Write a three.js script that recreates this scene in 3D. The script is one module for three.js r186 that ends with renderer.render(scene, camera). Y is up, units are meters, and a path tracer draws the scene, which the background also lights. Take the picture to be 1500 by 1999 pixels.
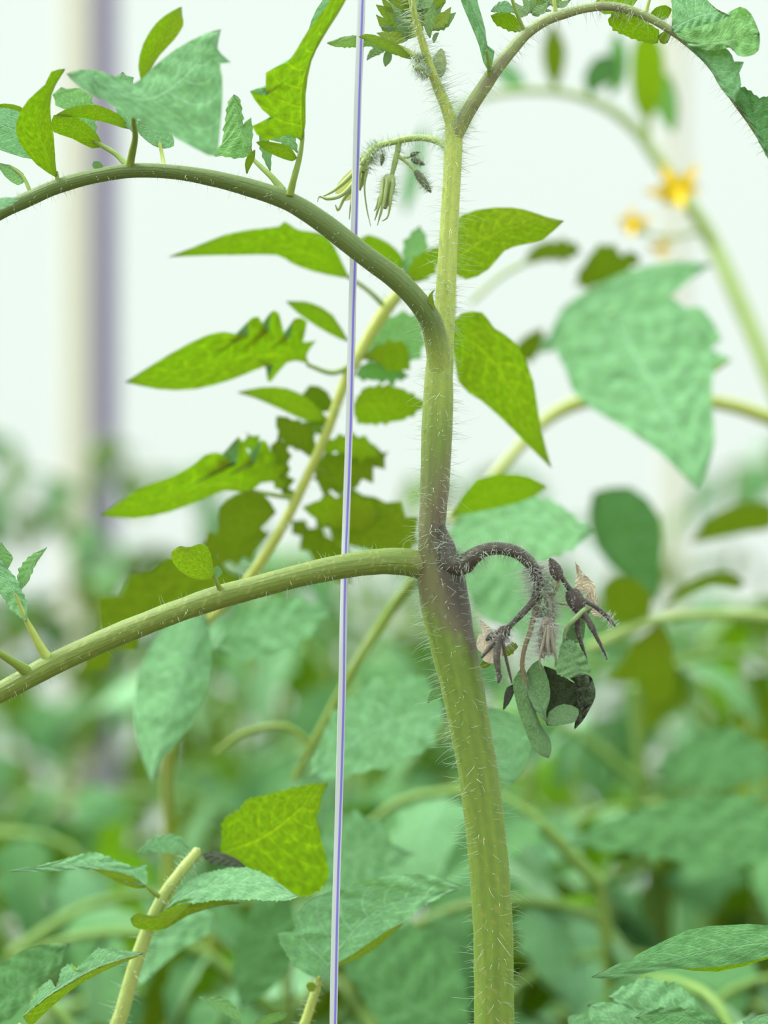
import * as THREE from 'three';
import { ImprovedNoise } from 'three/addons/math/ImprovedNoise.js';
import { mergeGeometries } from 'three/addons/utils/BufferGeometryUtils.js';

// ---------------------------------------------------------------- camera, sky, exposure
const F = 4623, D0 = 0.6, EYE = 1.2;            // focal length in pixels of the 1500 x 1999 frame, focus distance, eye height
const scene = new THREE.Scene();
const camera = new THREE.PerspectiveCamera(2 * Math.atan(999.5 / F) * 180 / Math.PI, 1500 / 1999, 0.02, 60);
camera.position.set(0, EYE, D0);
camera.lookAt(0, EYE, 0);
camera.focus = D0;
camera.userData.fStop = 7.0;
camera.updateMatrixWorld();

const renderer = new THREE.WebGLRenderer();
renderer.toneMapping = THREE.LinearToneMapping;
renderer.toneMappingExposure = 1.2;
renderer.shadowMap.enabled = true;

const noise3 = new ImprovedNoise();
const N = (x, y, z = 0) => noise3.noise(x, y, z);
{ // overcast sky seen through the greenhouse cover: paler at the horizon, brighter overhead as overcast skies are
  const w = 256, h = 128, a = new Float32Array(w * h * 4);
  for (let j = 0; j < h; j++) for (let i = 0; i < w; i++) {
    const el = ((j + 0.5) / h - 0.5) * Math.PI, az = (i + 0.5) / w * Math.PI * 2;
    const s = Math.max(0, Math.sin(el)), x = Math.cos(el) * Math.cos(az), z = Math.cos(el) * Math.sin(az);
    const c = 1 + 0.05 * N(x * 2, s * 5, z * 2) + 0.02 * N(x * 6, s * 12, z * 6);
    const l = 1.16 * (1 + 1.6 * s) * c, o = (j * w + i) * 4;
    a[o] = l * 0.93; a[o + 1] = l * 1.0; a[o + 2] = l * 0.975; a[o + 3] = 1;
  }
  const t = new THREE.DataTexture(a, w, h, THREE.RGBAFormat, THREE.FloatType);
  t.mapping = THREE.EquirectangularReflectionMapping; t.magFilter = THREE.LinearFilter; t.minFilter = THREE.LinearFilter;
  t.wrapS = THREE.RepeatWrapping; t.needsUpdate = true;
  scene.background = t; scene.environment = t;
}

// hazy sun high on the left, spread wide by the milky cover
const sun = new THREE.DirectionalLight(new THREE.Color().setRGB(1, 0.98, 0.9), 4.6);
sun.position.set(-2.2, 2.4 + EYE, -0.5); sun.target.position.set(0, EYE, 0); sun.castShadow = true; sun.shadow.radius = 45;
sun.shadow.mapSize.set(2048, 2048); Object.assign(sun.shadow.camera, { left: -3, right: 3, top: 3, bottom: -3, near: 0.1, far: 9 });
scene.add(sun, sun.target);

// ---------------------------------------------------------------- helpers
let seed = 7;
const rnd = () => { seed |= 0; seed = seed + 0x6D2B79F5 | 0; let t = Math.imul(seed ^ seed >>> 15, 1 | seed); t = t + Math.imul(t ^ t >>> 7, 61 | t) ^ t; return ((t ^ t >>> 14) >>> 0) / 4294967296; };
const rr = (a, b) => a + (b - a) * rnd();
const V = (x, y, z) => new THREE.Vector3(x, y, z);
const sst = (a, b, x) => { const t = Math.min(1, Math.max(0, (x - a) / (b - a))); return t * t * (3 - 2 * t); };
const mixc = (a, b, t) => [a[0] + (b[0] - a[0]) * t, a[1] + (b[1] - a[1]) * t, a[2] + (b[2] - a[2]) * t];
// a pixel of the photograph and a distance zmm (millimetres towards the camera from the main stem) -> point in the greenhouse
let push = 0; // moves a whole plant back, in millimetres
const at = (px, py, zmm = 0) => { zmm += push; const d = D0 - zmm / 1000; return V((px - 750) * d / F, EYE + (999.5 - py) * d / F, zmm / 1000); };
const mmpx = (zmm) => (D0 * 1000 - zmm - push) / F;
const names = {};
const numbered = (n) => { const k = names[n] = (names[n] ?? -1) + 1; return k ? n + '_' + String(k).padStart(3, '0') : n; };
const shade = (o) => { o.castShadow = true; o.receiveShadow = true; return o; };
function thing(name, label, category, origin, group) {
  const o = new THREE.Group(); o.name = numbered(name); o.position.copy(origin); o.userData = { label, category };
  if (group) o.userData.group = group;
  scene.add(o); return o;
}
// geometry is given in the greenhouse's coordinates; every mesh of a thing is stored relative to the thing's base
function put(name, geo, mat, root, parent = root, kind) {
  geo.translate(-root.position.x, -root.position.y, -root.position.z);
  const m = shade(new THREE.Mesh(geo, mat)); m.name = name; if (kind) m.userData.kind = kind;
  parent.add(m); return m;
}

// ---------------------------------------------------------------- textures and materials
function dataTex(w, h, fn, srgb) {
  const a = new Uint8Array(w * h * 4);
  for (let j = 0; j < h; j++) for (let i = 0; i < w; i++) {
    const c = fn((i + 0.5) / w, (j + 0.5) / h), o = (j * w + i) * 4;
    a[o] = Math.max(0, Math.min(255, c[0] * 255)); a[o + 1] = Math.max(0, Math.min(255, c[1] * 255)); a[o + 2] = Math.max(0, Math.min(255, c[2] * 255)); a[o + 3] = 255;
  }
  const t = new THREE.DataTexture(a, w, h, THREE.RGBAFormat, THREE.UnsignedByteType);
  t.magFilter = THREE.LinearFilter; t.minFilter = THREE.LinearFilter; t.wrapS = t.wrapT = THREE.RepeatWrapping;
  if (srgb) t.colorSpace = THREE.SRGBColorSpace;
  t.needsUpdate = true; return t;
}
// veins of a leaflet: u across (midrib at 0.5), v from base to tip
function vein(u, v) {
  const a = Math.abs(u - 0.5) * 2;
  let k = Math.exp(-Math.pow(a / (0.028 * (1.15 - v)), 2));
  const sgn = u < 0.5 ? 0.055 : 0;
  for (let i = 0; i < 8; i++) {
    const v0 = 0.04 + i * 0.115 + sgn, vc = v0 + 0.16 * a + 0.10 * a * a;
    k = Math.max(k, 0.75 * (1 - 0.5 * a) * Math.exp(-Math.pow((v - vc) / 0.007, 2)));
    const b = v - (v0 + 0.16 * a); // tertiary net
    if (b > 0 && b < 0.1) k = Math.max(k, 0.3 * Math.exp(-Math.pow((((a * 7 + i * 0.3 + N(u * 9, v * 9, 3) * 0.6) % 1) - 0.5) / 0.1, 2)));
  }
  return Math.min(1, k);
}
const veinGrid = (() => { const w = 256, h = 512, g = new Float32Array(w * h); for (let j = 0; j < h; j++) for (let i = 0; i < w; i++) g[j * w + i] = vein((i + 0.5) / w, (j + 0.5) / h); return (u, v) => g[Math.min(h - 1, v * h | 0) * w + Math.min(w - 1, u * w | 0)]; })();
const leafMap = dataTex(256, 512, (u, v) => { const k = veinGrid(u, v), n = 0.90 + 0.10 * N(u * 14, v * 28, 1) + 0.06 * N(u * 50, v * 100, 5); return [n * (0.84 + 0.22 * k), n * (0.88 + 0.14 * k), n * (0.82 + 0.28 * k)]; }, true);
const leafBump = dataTex(256, 512, (u, v) => { const k = veinGrid(u, v), n = 0.55 + 0.2 * N(u * 30, v * 60, 9) - 0.4 * k; return [n, n, n]; }, false);
const fibre = dataTex(128, 512, (u, v) => { const n = 0.5 + 0.3 * N(u * 26, v * 3, 2) + 0.2 * N(u * 60, v * 40, 4); return [n, n, n]; }, false);

const leafMat = (c, t = 0.55, bump = 0.0004) => new THREE.MeshPhysicalMaterial({ color: new THREE.Color().setRGB(...c), map: leafMap, bumpMap: leafBump, bumpScale: bump, roughness: 1, transmission: t, thickness: 0, side: THREE.DoubleSide, specularIntensity: 0.3 });
// [upper face, lower face] of a leaf: the upper face is bluish and downy, the lower one yellow-green
const L_MATURE = [leafMat([0.37, 0.73, 0.4], 0.52), leafMat([0.72, 0.9, 0.012], 0.7)];
const L_YOUNG = [leafMat([0.38, 0.74, 0.3], 0.55), leafMat([0.8, 0.95, 0.008], 0.72)];
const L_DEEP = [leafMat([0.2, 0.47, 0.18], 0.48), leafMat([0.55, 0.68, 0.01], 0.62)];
const L_TIP = [leafMat([0.58, 0.88, 0.42], 0.55), leafMat([0.78, 0.94, 0.1], 0.7)];
const L_WILT = [leafMat([0.13, 0.18, 0.09], 0.4, 0.001), leafMat([0.17, 0.22, 0.07], 0.4, 0.001)];
const L_LIMP = [leafMat([0.33, 0.58, 0.27], 0.5, 0.0006), leafMat([0.42, 0.64, 0.2], 0.5, 0.0006)];
const stemMat = new THREE.MeshPhysicalMaterial({ color: 0xffffff, vertexColors: true, roughness: 0.62, bumpMap: fibre, bumpScale: 0.00025, sheen: 0.2, sheenColor: new THREE.Color().setRGB(0.5, 0.7, 0.5), sheenRoughness: 0.6 });
const hairMat = new THREE.MeshPhysicalMaterial({ color: new THREE.Color().setRGB(0.5, 0.63, 0.48), roughness: 1, transmission: 0.65, thickness: 0, side: THREE.DoubleSide });
const dryMat = new THREE.MeshStandardMaterial({ color: new THREE.Color().setRGB(0.055, 0.046, 0.038), roughness: 0.9, bumpMap: fibre, bumpScale: 0.0006 });
const dryHairMat = new THREE.MeshStandardMaterial({ color: new THREE.Color().setRGB(0.42, 0.43, 0.39), roughness: 0.9 });
const creamMat = new THREE.MeshPhysicalMaterial({ color: new THREE.Color().setRGB(0.78, 0.7, 0.5), roughness: 1, transmission: 0.35, thickness: 0, side: THREE.DoubleSide, bumpMap: leafBump, bumpScale: 0.0005 });
const paleMat = new THREE.MeshPhysicalMaterial({ color: new THREE.Color().setRGB(0.75, 0.78, 0.36), roughness: 1, transmission: 0.4, thickness: 0, side: THREE.DoubleSide });
const petalMat = new THREE.MeshPhysicalMaterial({ color: new THREE.Color().setRGB(0.9, 0.72, 0.015), roughness: 1, transmission: 0.35, thickness: 0, side: THREE.DoubleSide });
const antherMat = new THREE.MeshStandardMaterial({ color: new THREE.Color().setRGB(0.8, 0.58, 0.01), roughness: 0.7 });
const budMat = new THREE.MeshPhysicalMaterial({ color: new THREE.Color().setRGB(0.26, 0.33, 0.13), roughness: 0.8, bumpMap: fibre, bumpScale: 0.0004 });
const budDarkMat = new THREE.MeshPhysicalMaterial({ color: new THREE.Color().setRGB(0.13, 0.15, 0.085), roughness: 0.8, bumpMap: fibre, bumpScale: 0.0005 });

const G_STEM = [0.098, 0.17, 0.012], G_YOUNG = [0.28, 0.36, 0.065], G_BRANCH = [0.07, 0.118, 0.018], G_LEAFY = [0.15, 0.24, 0.025];

// ---------------------------------------------------------------- swept stems
// pts: [px, py, zmm, radius in px at that distance]; returns the geometry and samples for hairs
function sweep(world, radii, colorFn, seg, around, uvRepeat = true) {
  const curve = new THREE.CatmullRomCurve3(world, false, 'centripetal');
  const n = world.length - 1, S = [], pos = [], nor = [], uv = [], col = [], idx = [];
  let up = V(0, 0, 1), len = 0, last = null;
  for (let i = 0; i <= seg; i++) {
    const u = i / seg, p = curve.getPoint(u), t = curve.getPoint(Math.min(1, u + 0.002)).sub(curve.getPoint(Math.max(0, u - 0.002))).normalize();
    const f = u * n, k = Math.min(n - 1, f | 0), e = f - k, r = radii[k] + (radii[k + 1] - radii[k]) * (e * e * (3 - 2 * e));
    const a = up.clone().addScaledVector(t, -up.dot(t)).normalize(); up = a.clone();
    const b = t.clone().cross(a);
    if (last) len += p.distanceTo(last); last = p;
    S.push({ p, t, a, b, r, len });
    for (let j = 0; j <= around; j++) {
      const th = j / around * Math.PI * 2, d = a.clone().multiplyScalar(Math.cos(th)).addScaledVector(b, Math.sin(th));
      const rib = 1 + 0.018 * Math.cos(th * 5 + len * 30) + 0.03 * N(p.x * 220 + d.x * 1.2, p.y * 220 + d.y * 1.2, p.z * 220 + d.z);
      const q = p.clone().addScaledVector(d, r * rib);
      pos.push(q.x, q.y, q.z); nor.push(d.x, d.y, d.z); uv.push(j / around, len * 12);
      const c = colorFn(q, d, u, len); col.push(c[0], c[1], c[2]);
    }
  }
  const w = around + 1;
  for (let i = 0; i < seg; i++) for (let j = 0; j < around; j++) { const o = i * w + j; idx.push(o, o + 1, o + w, o + 1, o + w + 1, o + w); }
  for (const [ring, s] of [[0, -1], [seg, 1]]) { // rounded ends
    const q = S[ring], c = q.p.clone().addScaledVector(q.t, s * q.r * 0.5), o = pos.length / 3;
    pos.push(c.x, c.y, c.z); nor.push(q.t.x * s, q.t.y * s, q.t.z * s); uv.push(0.5, q.len * 12); col.push(...col.slice(ring * w * 3, ring * w * 3 + 3));
    for (let j = 0; j < around; j++) s > 0 ? idx.push(ring * w + j, ring * w + j + 1, o) : idx.push(ring * w + j + 1, ring * w + j, o);
  }
  const g = new THREE.BufferGeometry();
  g.setAttribute('position', new THREE.Float32BufferAttribute(pos, 3)); g.setAttribute('normal', new THREE.Float32BufferAttribute(nor, 3));
  g.setAttribute('uv', new THREE.Float32BufferAttribute(uv, 2)); g.setAttribute('color', new THREE.Float32BufferAttribute(col, 3)); g.setIndex(idx);
  return { g, S };
}
const speckle = (c, amt = 0.12) => (q) => { const n = 1 + amt * N(q.x * 900, q.y * 260, q.z * 900) + amt * 0.6 * N(q.x * 2500, q.y * 1500, q.z * 2500); return [c[0] * n, c[1] * n, c[2] * n]; };
function tube(pts, color, seg = 0, around = 14) {
  const w = pts.map((p) => at(p[0], p[1], p[2] ?? 0)), r = pts.map((p) => (p[3] ?? 5) * mmpx(p[2] ?? 0) / 1000);
  return sweep(w, r, typeof color === 'function' ? color : speckle(color), seg || (pts.length - 1) * 8, around);
}
// hairs standing off a swept stem, merged into one part
function hairs(samples, count, len, from = 0, to = 1, thick = 0.00009) {
  const pos = [], idx = [], nor = [];
  for (let h = 0; h < count; h++) {
    const s = samples[Math.round((from + (to - from) * rnd()) * (samples.length - 1))], th = rnd() * Math.PI * 2;
    const d = s.a.clone().multiplyScalar(Math.cos(th)).addScaledVector(s.b, Math.sin(th));
    const L = len * (0.35 + 0.9 * rnd() * rnd() + 0.2 * rnd()), side = V(rr(-1, 1), rr(-1, 1), rr(-1, 1)).multiplyScalar(0.4);
    const bend = V(rr(-1, 1), rr(-1.3, 0.7), rr(-1, 1)).multiplyScalar(0.35);
    const base = s.p.clone().addScaledVector(d, s.r * 0.97).addScaledVector(s.t, rr(-1, 1) * 0.0006);
    const dir = d.clone().add(side.multiplyScalar(0.5)).normalize();
    const ax = V(-dir.y, dir.x, 0.3).cross(dir).normalize(), bx = dir.clone().cross(ax), o = pos.length / 3, K = 3;
    for (let k = 0; k <= K; k++) {
      const e = k / K, c = base.clone().addScaledVector(dir, L * e).addScaledVector(bend, L * e * e), r = thick * (1 - 0.75 * e);
      for (let j = 0; j < 3; j++) {
        const q = ax.clone().multiplyScalar(Math.cos(j * 2.094)).addScaledVector(bx, Math.sin(j * 2.094));
        pos.push(c.x + q.x * r, c.y + q.y * r, c.z + q.z * r); nor.push(q.x, q.y, q.z);
        if (k < K) { const m = o + k * 3 + j, n = o + k * 3 + (j + 1) % 3; idx.push(m, n, m + 3, n, n + 3, m + 3); }
      }
    }
  }
  const g = new THREE.BufferGeometry();
  g.setAttribute('position', new THREE.Float32BufferAttribute(pos, 3)); g.setAttribute('normal', new THREE.Float32BufferAttribute(nor, 3)); g.setIndex(idx);
  return g;
}

// ---------------------------------------------------------------- leaves
// rows[i][j]: points from base to tip and from one margin over the midrib to the other. Two faces, closed along the margin. Slot 0 is the face whose normal is row x column.
function leafSheet(rows, h = 0.00014) {
  const nt = rows.length, nu = rows[0].length, P = (i, j) => rows[Math.max(0, Math.min(nt - 1, i))][Math.max(0, Math.min(nu - 1, j))];
  const pos = [[], []], nor = [[], []], uv = [], idx = [[], []];
  for (let i = 0; i < nt; i++) for (let j = 0; j < nu; j++) {
    let n = P(i, j + 1).clone().sub(P(i, j - 1)).cross(P(i + 1, j).clone().sub(P(i - 1, j)));
    if (n.lengthSq() < 1e-18) { const k = i === 0 ? 1 : i === nt - 1 ? nt - 2 : i; n = P(k, nu - 1).clone().sub(P(k, 0)).cross(P(k + 1, nu >> 1).clone().sub(P(k - 1, nu >> 1))); }
    n.normalize();
    const p = rows[i][j], e = i === 0 || i === nt - 1 || j === 0 || j === nu - 1 ? 0 : h;
    pos[0].push(p.x + n.x * e, p.y + n.y * e, p.z + n.z * e); nor[0].push(n.x, n.y, n.z);
    pos[1].push(p.x - n.x * e, p.y - n.y * e, p.z - n.z * e); nor[1].push(-n.x, -n.y, -n.z);
    uv.push(j / (nu - 1), rows[i].v ?? i / (nt - 1));
  }
  const M = nt * nu;
  for (let i = 0; i < nt - 1; i++) for (let j = 0; j < nu - 1; j++) {
    const a = i * nu + j, b = a + 1, c = a + nu, d = c + 1;
    idx[0].push(a, b, c, b, d, c); idx[1].push(M + a, M + c, M + b, M + b, M + c, M + d);
  }
  const g = new THREE.BufferGeometry();
  g.setAttribute('position', new THREE.Float32BufferAttribute([...pos[0], ...pos[1]], 3)); g.setAttribute('normal', new THREE.Float32BufferAttribute([...nor[0], ...nor[1]], 3));
  g.setAttribute('uv', new THREE.Float32BufferAttribute([...uv, ...uv], 2)); g.setIndex([...idx[0], ...idx[1]]);
  g.addGroup(0, idx[0].length, 0); g.addGroup(idx[0].length, idx[1].length, 1);
  return g;
}
function poly(flat) { // polyline with arc-length lookup
  const p = []; for (let i = 0; i < flat.length; i += 2) p.push([flat[i], flat[i + 1]]);
  const s = [0]; for (let i = 1; i < p.length; i++) s.push(s[i - 1] + Math.hypot(p[i][0] - p[i - 1][0], p[i][1] - p[i - 1][1]));
  const T = s.map((x) => x / s[s.length - 1]);
  return { T, len: s[s.length - 1], get(t) { let k = 0; while (k < T.length - 2 && T[k + 1] < t) k++; const e = Math.min(1, Math.max(0, (t - T[k]) / (T[k + 1] - T[k] || 1))); return [p[k][0] + (p[k + 1][0] - p[k][0]) * e, p[k][1] + (p[k + 1][1] - p[k][1]) * e]; } };
}
function smooth(flat, k = 2) { // Catmull-Rom through the traced points
  const c = new THREE.SplineCurve([]); for (let i = 0; i < flat.length; i += 2) c.points.push(new THREE.Vector2(flat[i], flat[i + 1]));
  const out = []; const n = (c.points.length - 1) * k; for (let i = 0; i <= n; i++) { const q = c.getPoint(i / n); out.push(q.x, q.y); } return out;
}
// a leaflet from its midrib m and its two margins l, r (pixels, base to tip), lying at z (base) to zt (tip) millimetres, leaning k (towards the camera with height) and kx,
// edges bent by f, puckered by w; under: the lower face is turned to the camera
function leafGeo({ m, l, r, z = 0, zt = z, k = 0, kx = 0, f = 0, fr = f, w = 0.5, ser = 0, freq = 1 }) {
  const b = [m[0], m[1]], e = m.slice(-2), M = poly(smooth(m, 4));
  const mk = (o) => {
    let q = smooth([...b, ...o, ...e], 2);
    if (ser) { const P0 = poly(q), n = Math.max(6, Math.round(P0.len / (ser * 4.6))), out = []; for (let i = 0; i <= n * 2; i++) { const t = i / (n * 2), p = P0.get(t), c = M.get(t), dx = p[0] - c[0], dy = p[1] - c[1], d = Math.hypot(dx, dy) || 1, a = (i % 2 ? -ser * (0.35 + 1.1 * Math.abs(Math.sin(i * 12.9 + b[0]))) : ser * 0.6 * Math.sin(i * 7.3 + b[1])) * Math.min(1, d / 20) * sst(0, 0.08, t) * sst(1, 0.94, t); out.push(p[0] + dx / d * a, p[1] + dy / d * a); } q = out; }
    return poly(q);
  };
  const Lp = mk(l), Rp = mk(r), ts = new Set([...Lp.T, ...Rp.T].map((t) => Math.round(t * 500) / 500)); for (let i = 0; i <= 20; i++) ts.add(Math.round(i * 25) / 500);
  const T = [...ts].sort((x, y) => x - y), H = 6, rows = [], mm = mmpx(z), so = b[0] * 0.37 + b[1] * 0.11;
  for (const t of T) {
    const row = [], c = M.get(t), a = Lp.get(t), d = Rp.get(t);
    for (let j = -H; j <= H; j++) {
      const u = Math.abs(j) / H, o = j < 0 ? a : d, x = c[0] + (o[0] - c[0]) * u, y = c[1] + (o[1] - c[1]) * u, wd = Math.hypot(x - c[0], y - c[1]) * mm;
      const zz = z + (zt - z) * t + k * (b[1] - y) * mm + kx * (x - b[0]) * mm + (j < 0 ? f : fr) * wd + 0.6 * w * sst(0, 0.3, u) * (N(x * 0.03 * freq + so, y * 0.03 * freq, so) + 0.6 * Math.sin(t * 40 + u * 6) * 0.4);
      row.push(at(x, y, zz));
    }
    row.v = t; rows.push(row);
  }
  return leafSheet(rows);
}
function leaf(name, root, parent, mats, o) {
  const g = leafGeo(o), n = g.attributes.normal; let s = 0;
  for (let i = 0; i < n.count / 2; i++) s += n.getZ(i);
  const facing = s > 0; // slot 0 looks at the camera
  const up = o.under ? 1 : 0;
  return put(name, g, facing ? [mats[up], mats[1 - up]] : [mats[1 - up], mats[up]], root, parent);
}
// a tomato leaflet in its own axes: x along the midrib, y the upper side, z across; three of them are shared by the plants behind
function localLeaflet(len, wid, droop, cup, sd, lobes = 5) {
  const rows = [], nt = 30, H = 3, ph = sd * 1.7;
  for (let i = 0; i <= nt; i++) {
    const t = i / nt, row = [];
    for (let j = -H; j <= H; j++) {
      const u = Math.abs(j) / H, sg = Math.sign(j), prof = Math.pow(Math.sin(Math.PI * Math.pow(t, 0.62)), 0.85) * (1 - 0.35 * t);
      const tooth = 1 + 0.22 * (0.9 - t) * Math.sin(t * Math.PI * 2 * lobes + sg * 0.8 + ph) + 0.07 * Math.sin(t * 61 + sg);
      const x = len * (t + 0.06 * u * Math.sin(t * Math.PI)), z = sg * u * wid * prof * tooth;
      const y = -droop * len * t * t + cup * Math.abs(z) - 0.0 + 0.0025 * u * N(x * 60 + sd * 9, z * 60, sd);
      row.push(V(x, y, z));
    }
    row.v = t; rows.push(row);
  }
  const g = leafSheet(rows), n = g.attributes.normal; let s = 0; for (let i = 0; i < n.count / 2; i++) s += n.getY(i);
  g.userData.topFirst = s > 0; return g;
}
const LEAFLETS = [localLeaflet(0.075, 0.021, 0.35, 0.25, 1, 5), localLeaflet(0.06, 0.019, 0.2, -0.2, 2, 4), localLeaflet(0.085, 0.026, 0.55, -0.15, 3, 6), localLeaflet(0.05, 0.015, 0.3, 0.3, 4, 4)];

// ---------------------------------------------------------------- the setting: white ground film, greenhouse posts
const soilMap = dataTex(256, 256, (u, v) => { const n = 0.42 + 0.16 * N(u * 12, v * 12, 2) + 0.14 * N(u * 60, v * 60, 7); return [n, n * 0.86, n * 0.7]; }, true); soilMap.repeat.set(40, 40);
const floor = shade(new THREE.Mesh(new THREE.BoxGeometry(30, 0.05, 30), new THREE.MeshStandardMaterial({ color: 0xffffff, map: soilMap, roughness: 0.95 })));
floor.position.set(0, -0.025, -8); floor.name = 'floor'; floor.userData = { kind: 'structure', label: 'bare brown soil under the plants' }; scene.add(floor);
// milky greenhouse film: daylight from outside comes through it scattered
const film = shade(new THREE.Mesh(new THREE.PlaneGeometry(12, 3.2), new THREE.MeshPhysicalMaterial({ color: new THREE.Color().setRGB(0.525, 0.58, 0.573), roughness: 1, transmission: 0.7, thickness: 0, side: THREE.DoubleSide })));
film.position.set(0, 1.6, -4.2); film.name = 'wall_back'; film.userData = { kind: 'structure', label: 'milky white greenhouse film wall' }; scene.add(film);
const shadedSide = new THREE.MeshStandardMaterial({ color: new THREE.Color().setRGB(0.13, 0.11, 0.19), roughness: 0.6 }), cream = new THREE.MeshStandardMaterial({ color: new THREE.Color().setRGB(0.46, 0.47, 0.37), roughness: 0.6 });  // left post: shaded side painted violet, lit side painted cream, as two poles
[[205, 2.9, 0.0155, shadedSide, 'shaded right side of the greenhouse post, built as a violet pole'], [152, 3.2, 0.022, cream, 'lit left side of the greenhouse post, built as a cream pole'], [1318, 3.6, 0.016, cream, 'pale post standing behind the yellow flowers']].forEach(([px, d, r, m, label], i) => {
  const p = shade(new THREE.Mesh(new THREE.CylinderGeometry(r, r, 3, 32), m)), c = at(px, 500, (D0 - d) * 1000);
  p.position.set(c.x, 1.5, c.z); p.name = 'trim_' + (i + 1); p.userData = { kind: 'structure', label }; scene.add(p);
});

// ---------------------------------------------------------------- the plastic string
{
  const path = [[716, -6400, -16], [712, -300, -6], [706, 0, -6], [697, 250, -6], [690, 520, -7], [683, 800, -7], [678, 960, -7], [673, 1120, -8], [668, 1350, -7], [661, 1600, -6], [655, 1800, -5], [651, 2010, -4], [648, 2300, -4], [640, 10200, -10]];
  const root = thing('plant_string', 'clear plastic twine with a violet stripe hanging behind the arched branches', 'string', at(640, 10245, -10));
  const curve = new THREE.CatmullRomCurve3(path.map((p) => at(...p)), false, 'centripetal');
  const ribbon = (x0, x1, th, lift) => { // flat twisted band
    const pos = [], idx = [], seg = 520;
    for (let i = 0; i <= seg; i++) {
      const u = i / seg, p = curve.getPoint(u), tw = 0.35 * Math.sin(p.y * 38) + 0.3 * Math.sin(p.y * 91 + 1), c = Math.cos(tw), s = Math.sin(tw);
      for (const [x, z] of [[x0, lift], [x1, lift], [x1, lift + th], [x0, lift + th]]) pos.push(p.x + x * c - z * s, p.y, p.z + x * s + z * c);
      if (i < seg) for (let j = 0; j < 4; j++) { const a = i * 4 + j, b = i * 4 + (j + 1) % 4; idx.push(a, b, a + 4, b, b + 4, a + 4); }
    }
    const g = new THREE.BufferGeometry(); g.setAttribute('position', new THREE.Float32BufferAttribute(pos, 3)); g.setIndex(idx); g.computeVertexNormals(); return g;
  };
  put('twine_band', ribbon(-0.00095, 0.00095, 0.0006, -0.0003), new THREE.MeshPhysicalMaterial({ color: new THREE.Color().setRGB(0.38, 0.43, 0.43), roughness: 0.35, clearcoat: 0.4 }), root);
  const s = put('twine_stripe', ribbon(0.00012, 0.00062, 0.0001, 0.0003), new THREE.MeshStandardMaterial({ color: new THREE.Color().setRGB(0.14, 0.11, 0.5), roughness: 0.4 }), root); s.userData.label = 'violet stripe';
}

// ---------------------------------------------------------------- the main tomato plant
const plant = thing('tomato_plant', 'tomato plant with a blackened stem lesion and a withered flower truss', 'plant', at(900, 10245, 0));
const toPx = (q) => { const d = D0 - q.z; return [750 + q.x * F / d, 999.5 - (q.y - EYE) * F / d]; };
// rot lesion around the truss joint: outline follows the brown and black patch on the stem
const BROWN = [0.105, 0.088, 0.045], BLACK = [0.026, 0.022, 0.018];
function stemColor(q, d) {
  const [, y] = toPx(q), n1 = N(q.x * 500, q.y * 90, q.z * 500), n2 = N(q.x * 1600, q.y * 300, q.z * 1600), n3 = N(q.x * 2600, q.y * 2400, q.z * 2600);
  let c = mixc(G_YOUNG, G_STEM, sst(500, 950, y));
  const g = 1 + 0.22 * N(d.x * 4.5, q.y * 9, d.z * 4.5) + 0.1 * n1 + 0.12 * n2 + 0.07 * n3; c = [c[0] * g * (1 + 0.1 * n2), c[1] * g, c[2] * g];
  const side = d.x, yy = y + 40 * n1 + 26 * n2;
  const fleck = N(q.x * 3400, q.y * 1100, q.z * 3400) > 0.5 ? 0.5 : 0;                 // small brown flecks low on the stem
  c = mixc(c, [0.22, 0.2, 0.05], fleck * sst(1500, 1750, y));
  const brown = sst(780 - 40 * side, 1030, yy) * (1 - sst(1200 + 55 * side, 1275 + 60 * side, yy));
  c = mixc(c, BROWN, brown * (0.72 + 0.28 * sst(-0.4, 0.5, side)));
  const black = sst(960, 1075, yy) * (1 - sst(1120 + 70 * side, 1290 + 50 * side, yy)) * sst(-0.5, 0.5, side + 0.5 * n1 + 0.35 * n2);
  return mixc(c, BLACK, black * 0.85);
}
const stemPts = [[900, 10245, 0, 45], [925, 5000, 0, 44], [955, 2500, 0, 41], [965, 2050, 0, 39], [965, 1900, 0, 39], [963, 1800, 0, 39], [952, 1650, 0, 39], [933, 1500, 0, 39], [918, 1420, 0, 40], [903, 1340, 0, 42], [885, 1260, 0, 45], [870, 1190, 0, 48], [861, 1130, 0, 47], [851, 1085, 0, 35], [843, 1040, 0, 26], [846, 990, 0, 27], [849, 940, 0, 29], [852, 860, 0, 30], [855, 790, 0, 30], [858, 720, 0, 27], [863, 660, -1, 24], [869, 600, -2, 20], [872, 540, -2, 19], [877, 450, -2, 18], [882, 360, -2, 17.5], [885, 300, -2, 18], [886, 262, -2, 17], [881, 235, -2, 13], [868, 200, -2, 11], [855, 170, -2, 10], [846, 147, -1, 9], [833, 108, 0, 8], [820, 65, 1, 7], [808, 20, 2, 6.5], [796, -40, 3, 6], [780, -140, 3, 4]];
const stemT = tube(stemPts, stemColor, 700, 36);
const stem = put('stem', stemT.g, stemMat, plant);
stem.userData.label = 'hairy green stem with a brown and black lesion';
const inView = stemT.S.map((s, i) => [toPx(s.p)[1], i]).filter(([y]) => y > -60 && y < 2100).map(([, i]) => stemT.S[i]);
put('stem_hair', mergeGeometries([hairs(inView, 1900, 0.0038, 0, 1, 0.00005), hairs(inView, 800, 0.0066, 0, 1, 0.00006), hairs(inView, 900, 0.0014, 0, 1, 0.00004)]), hairMat, plant, stem, 'stuff');

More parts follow.
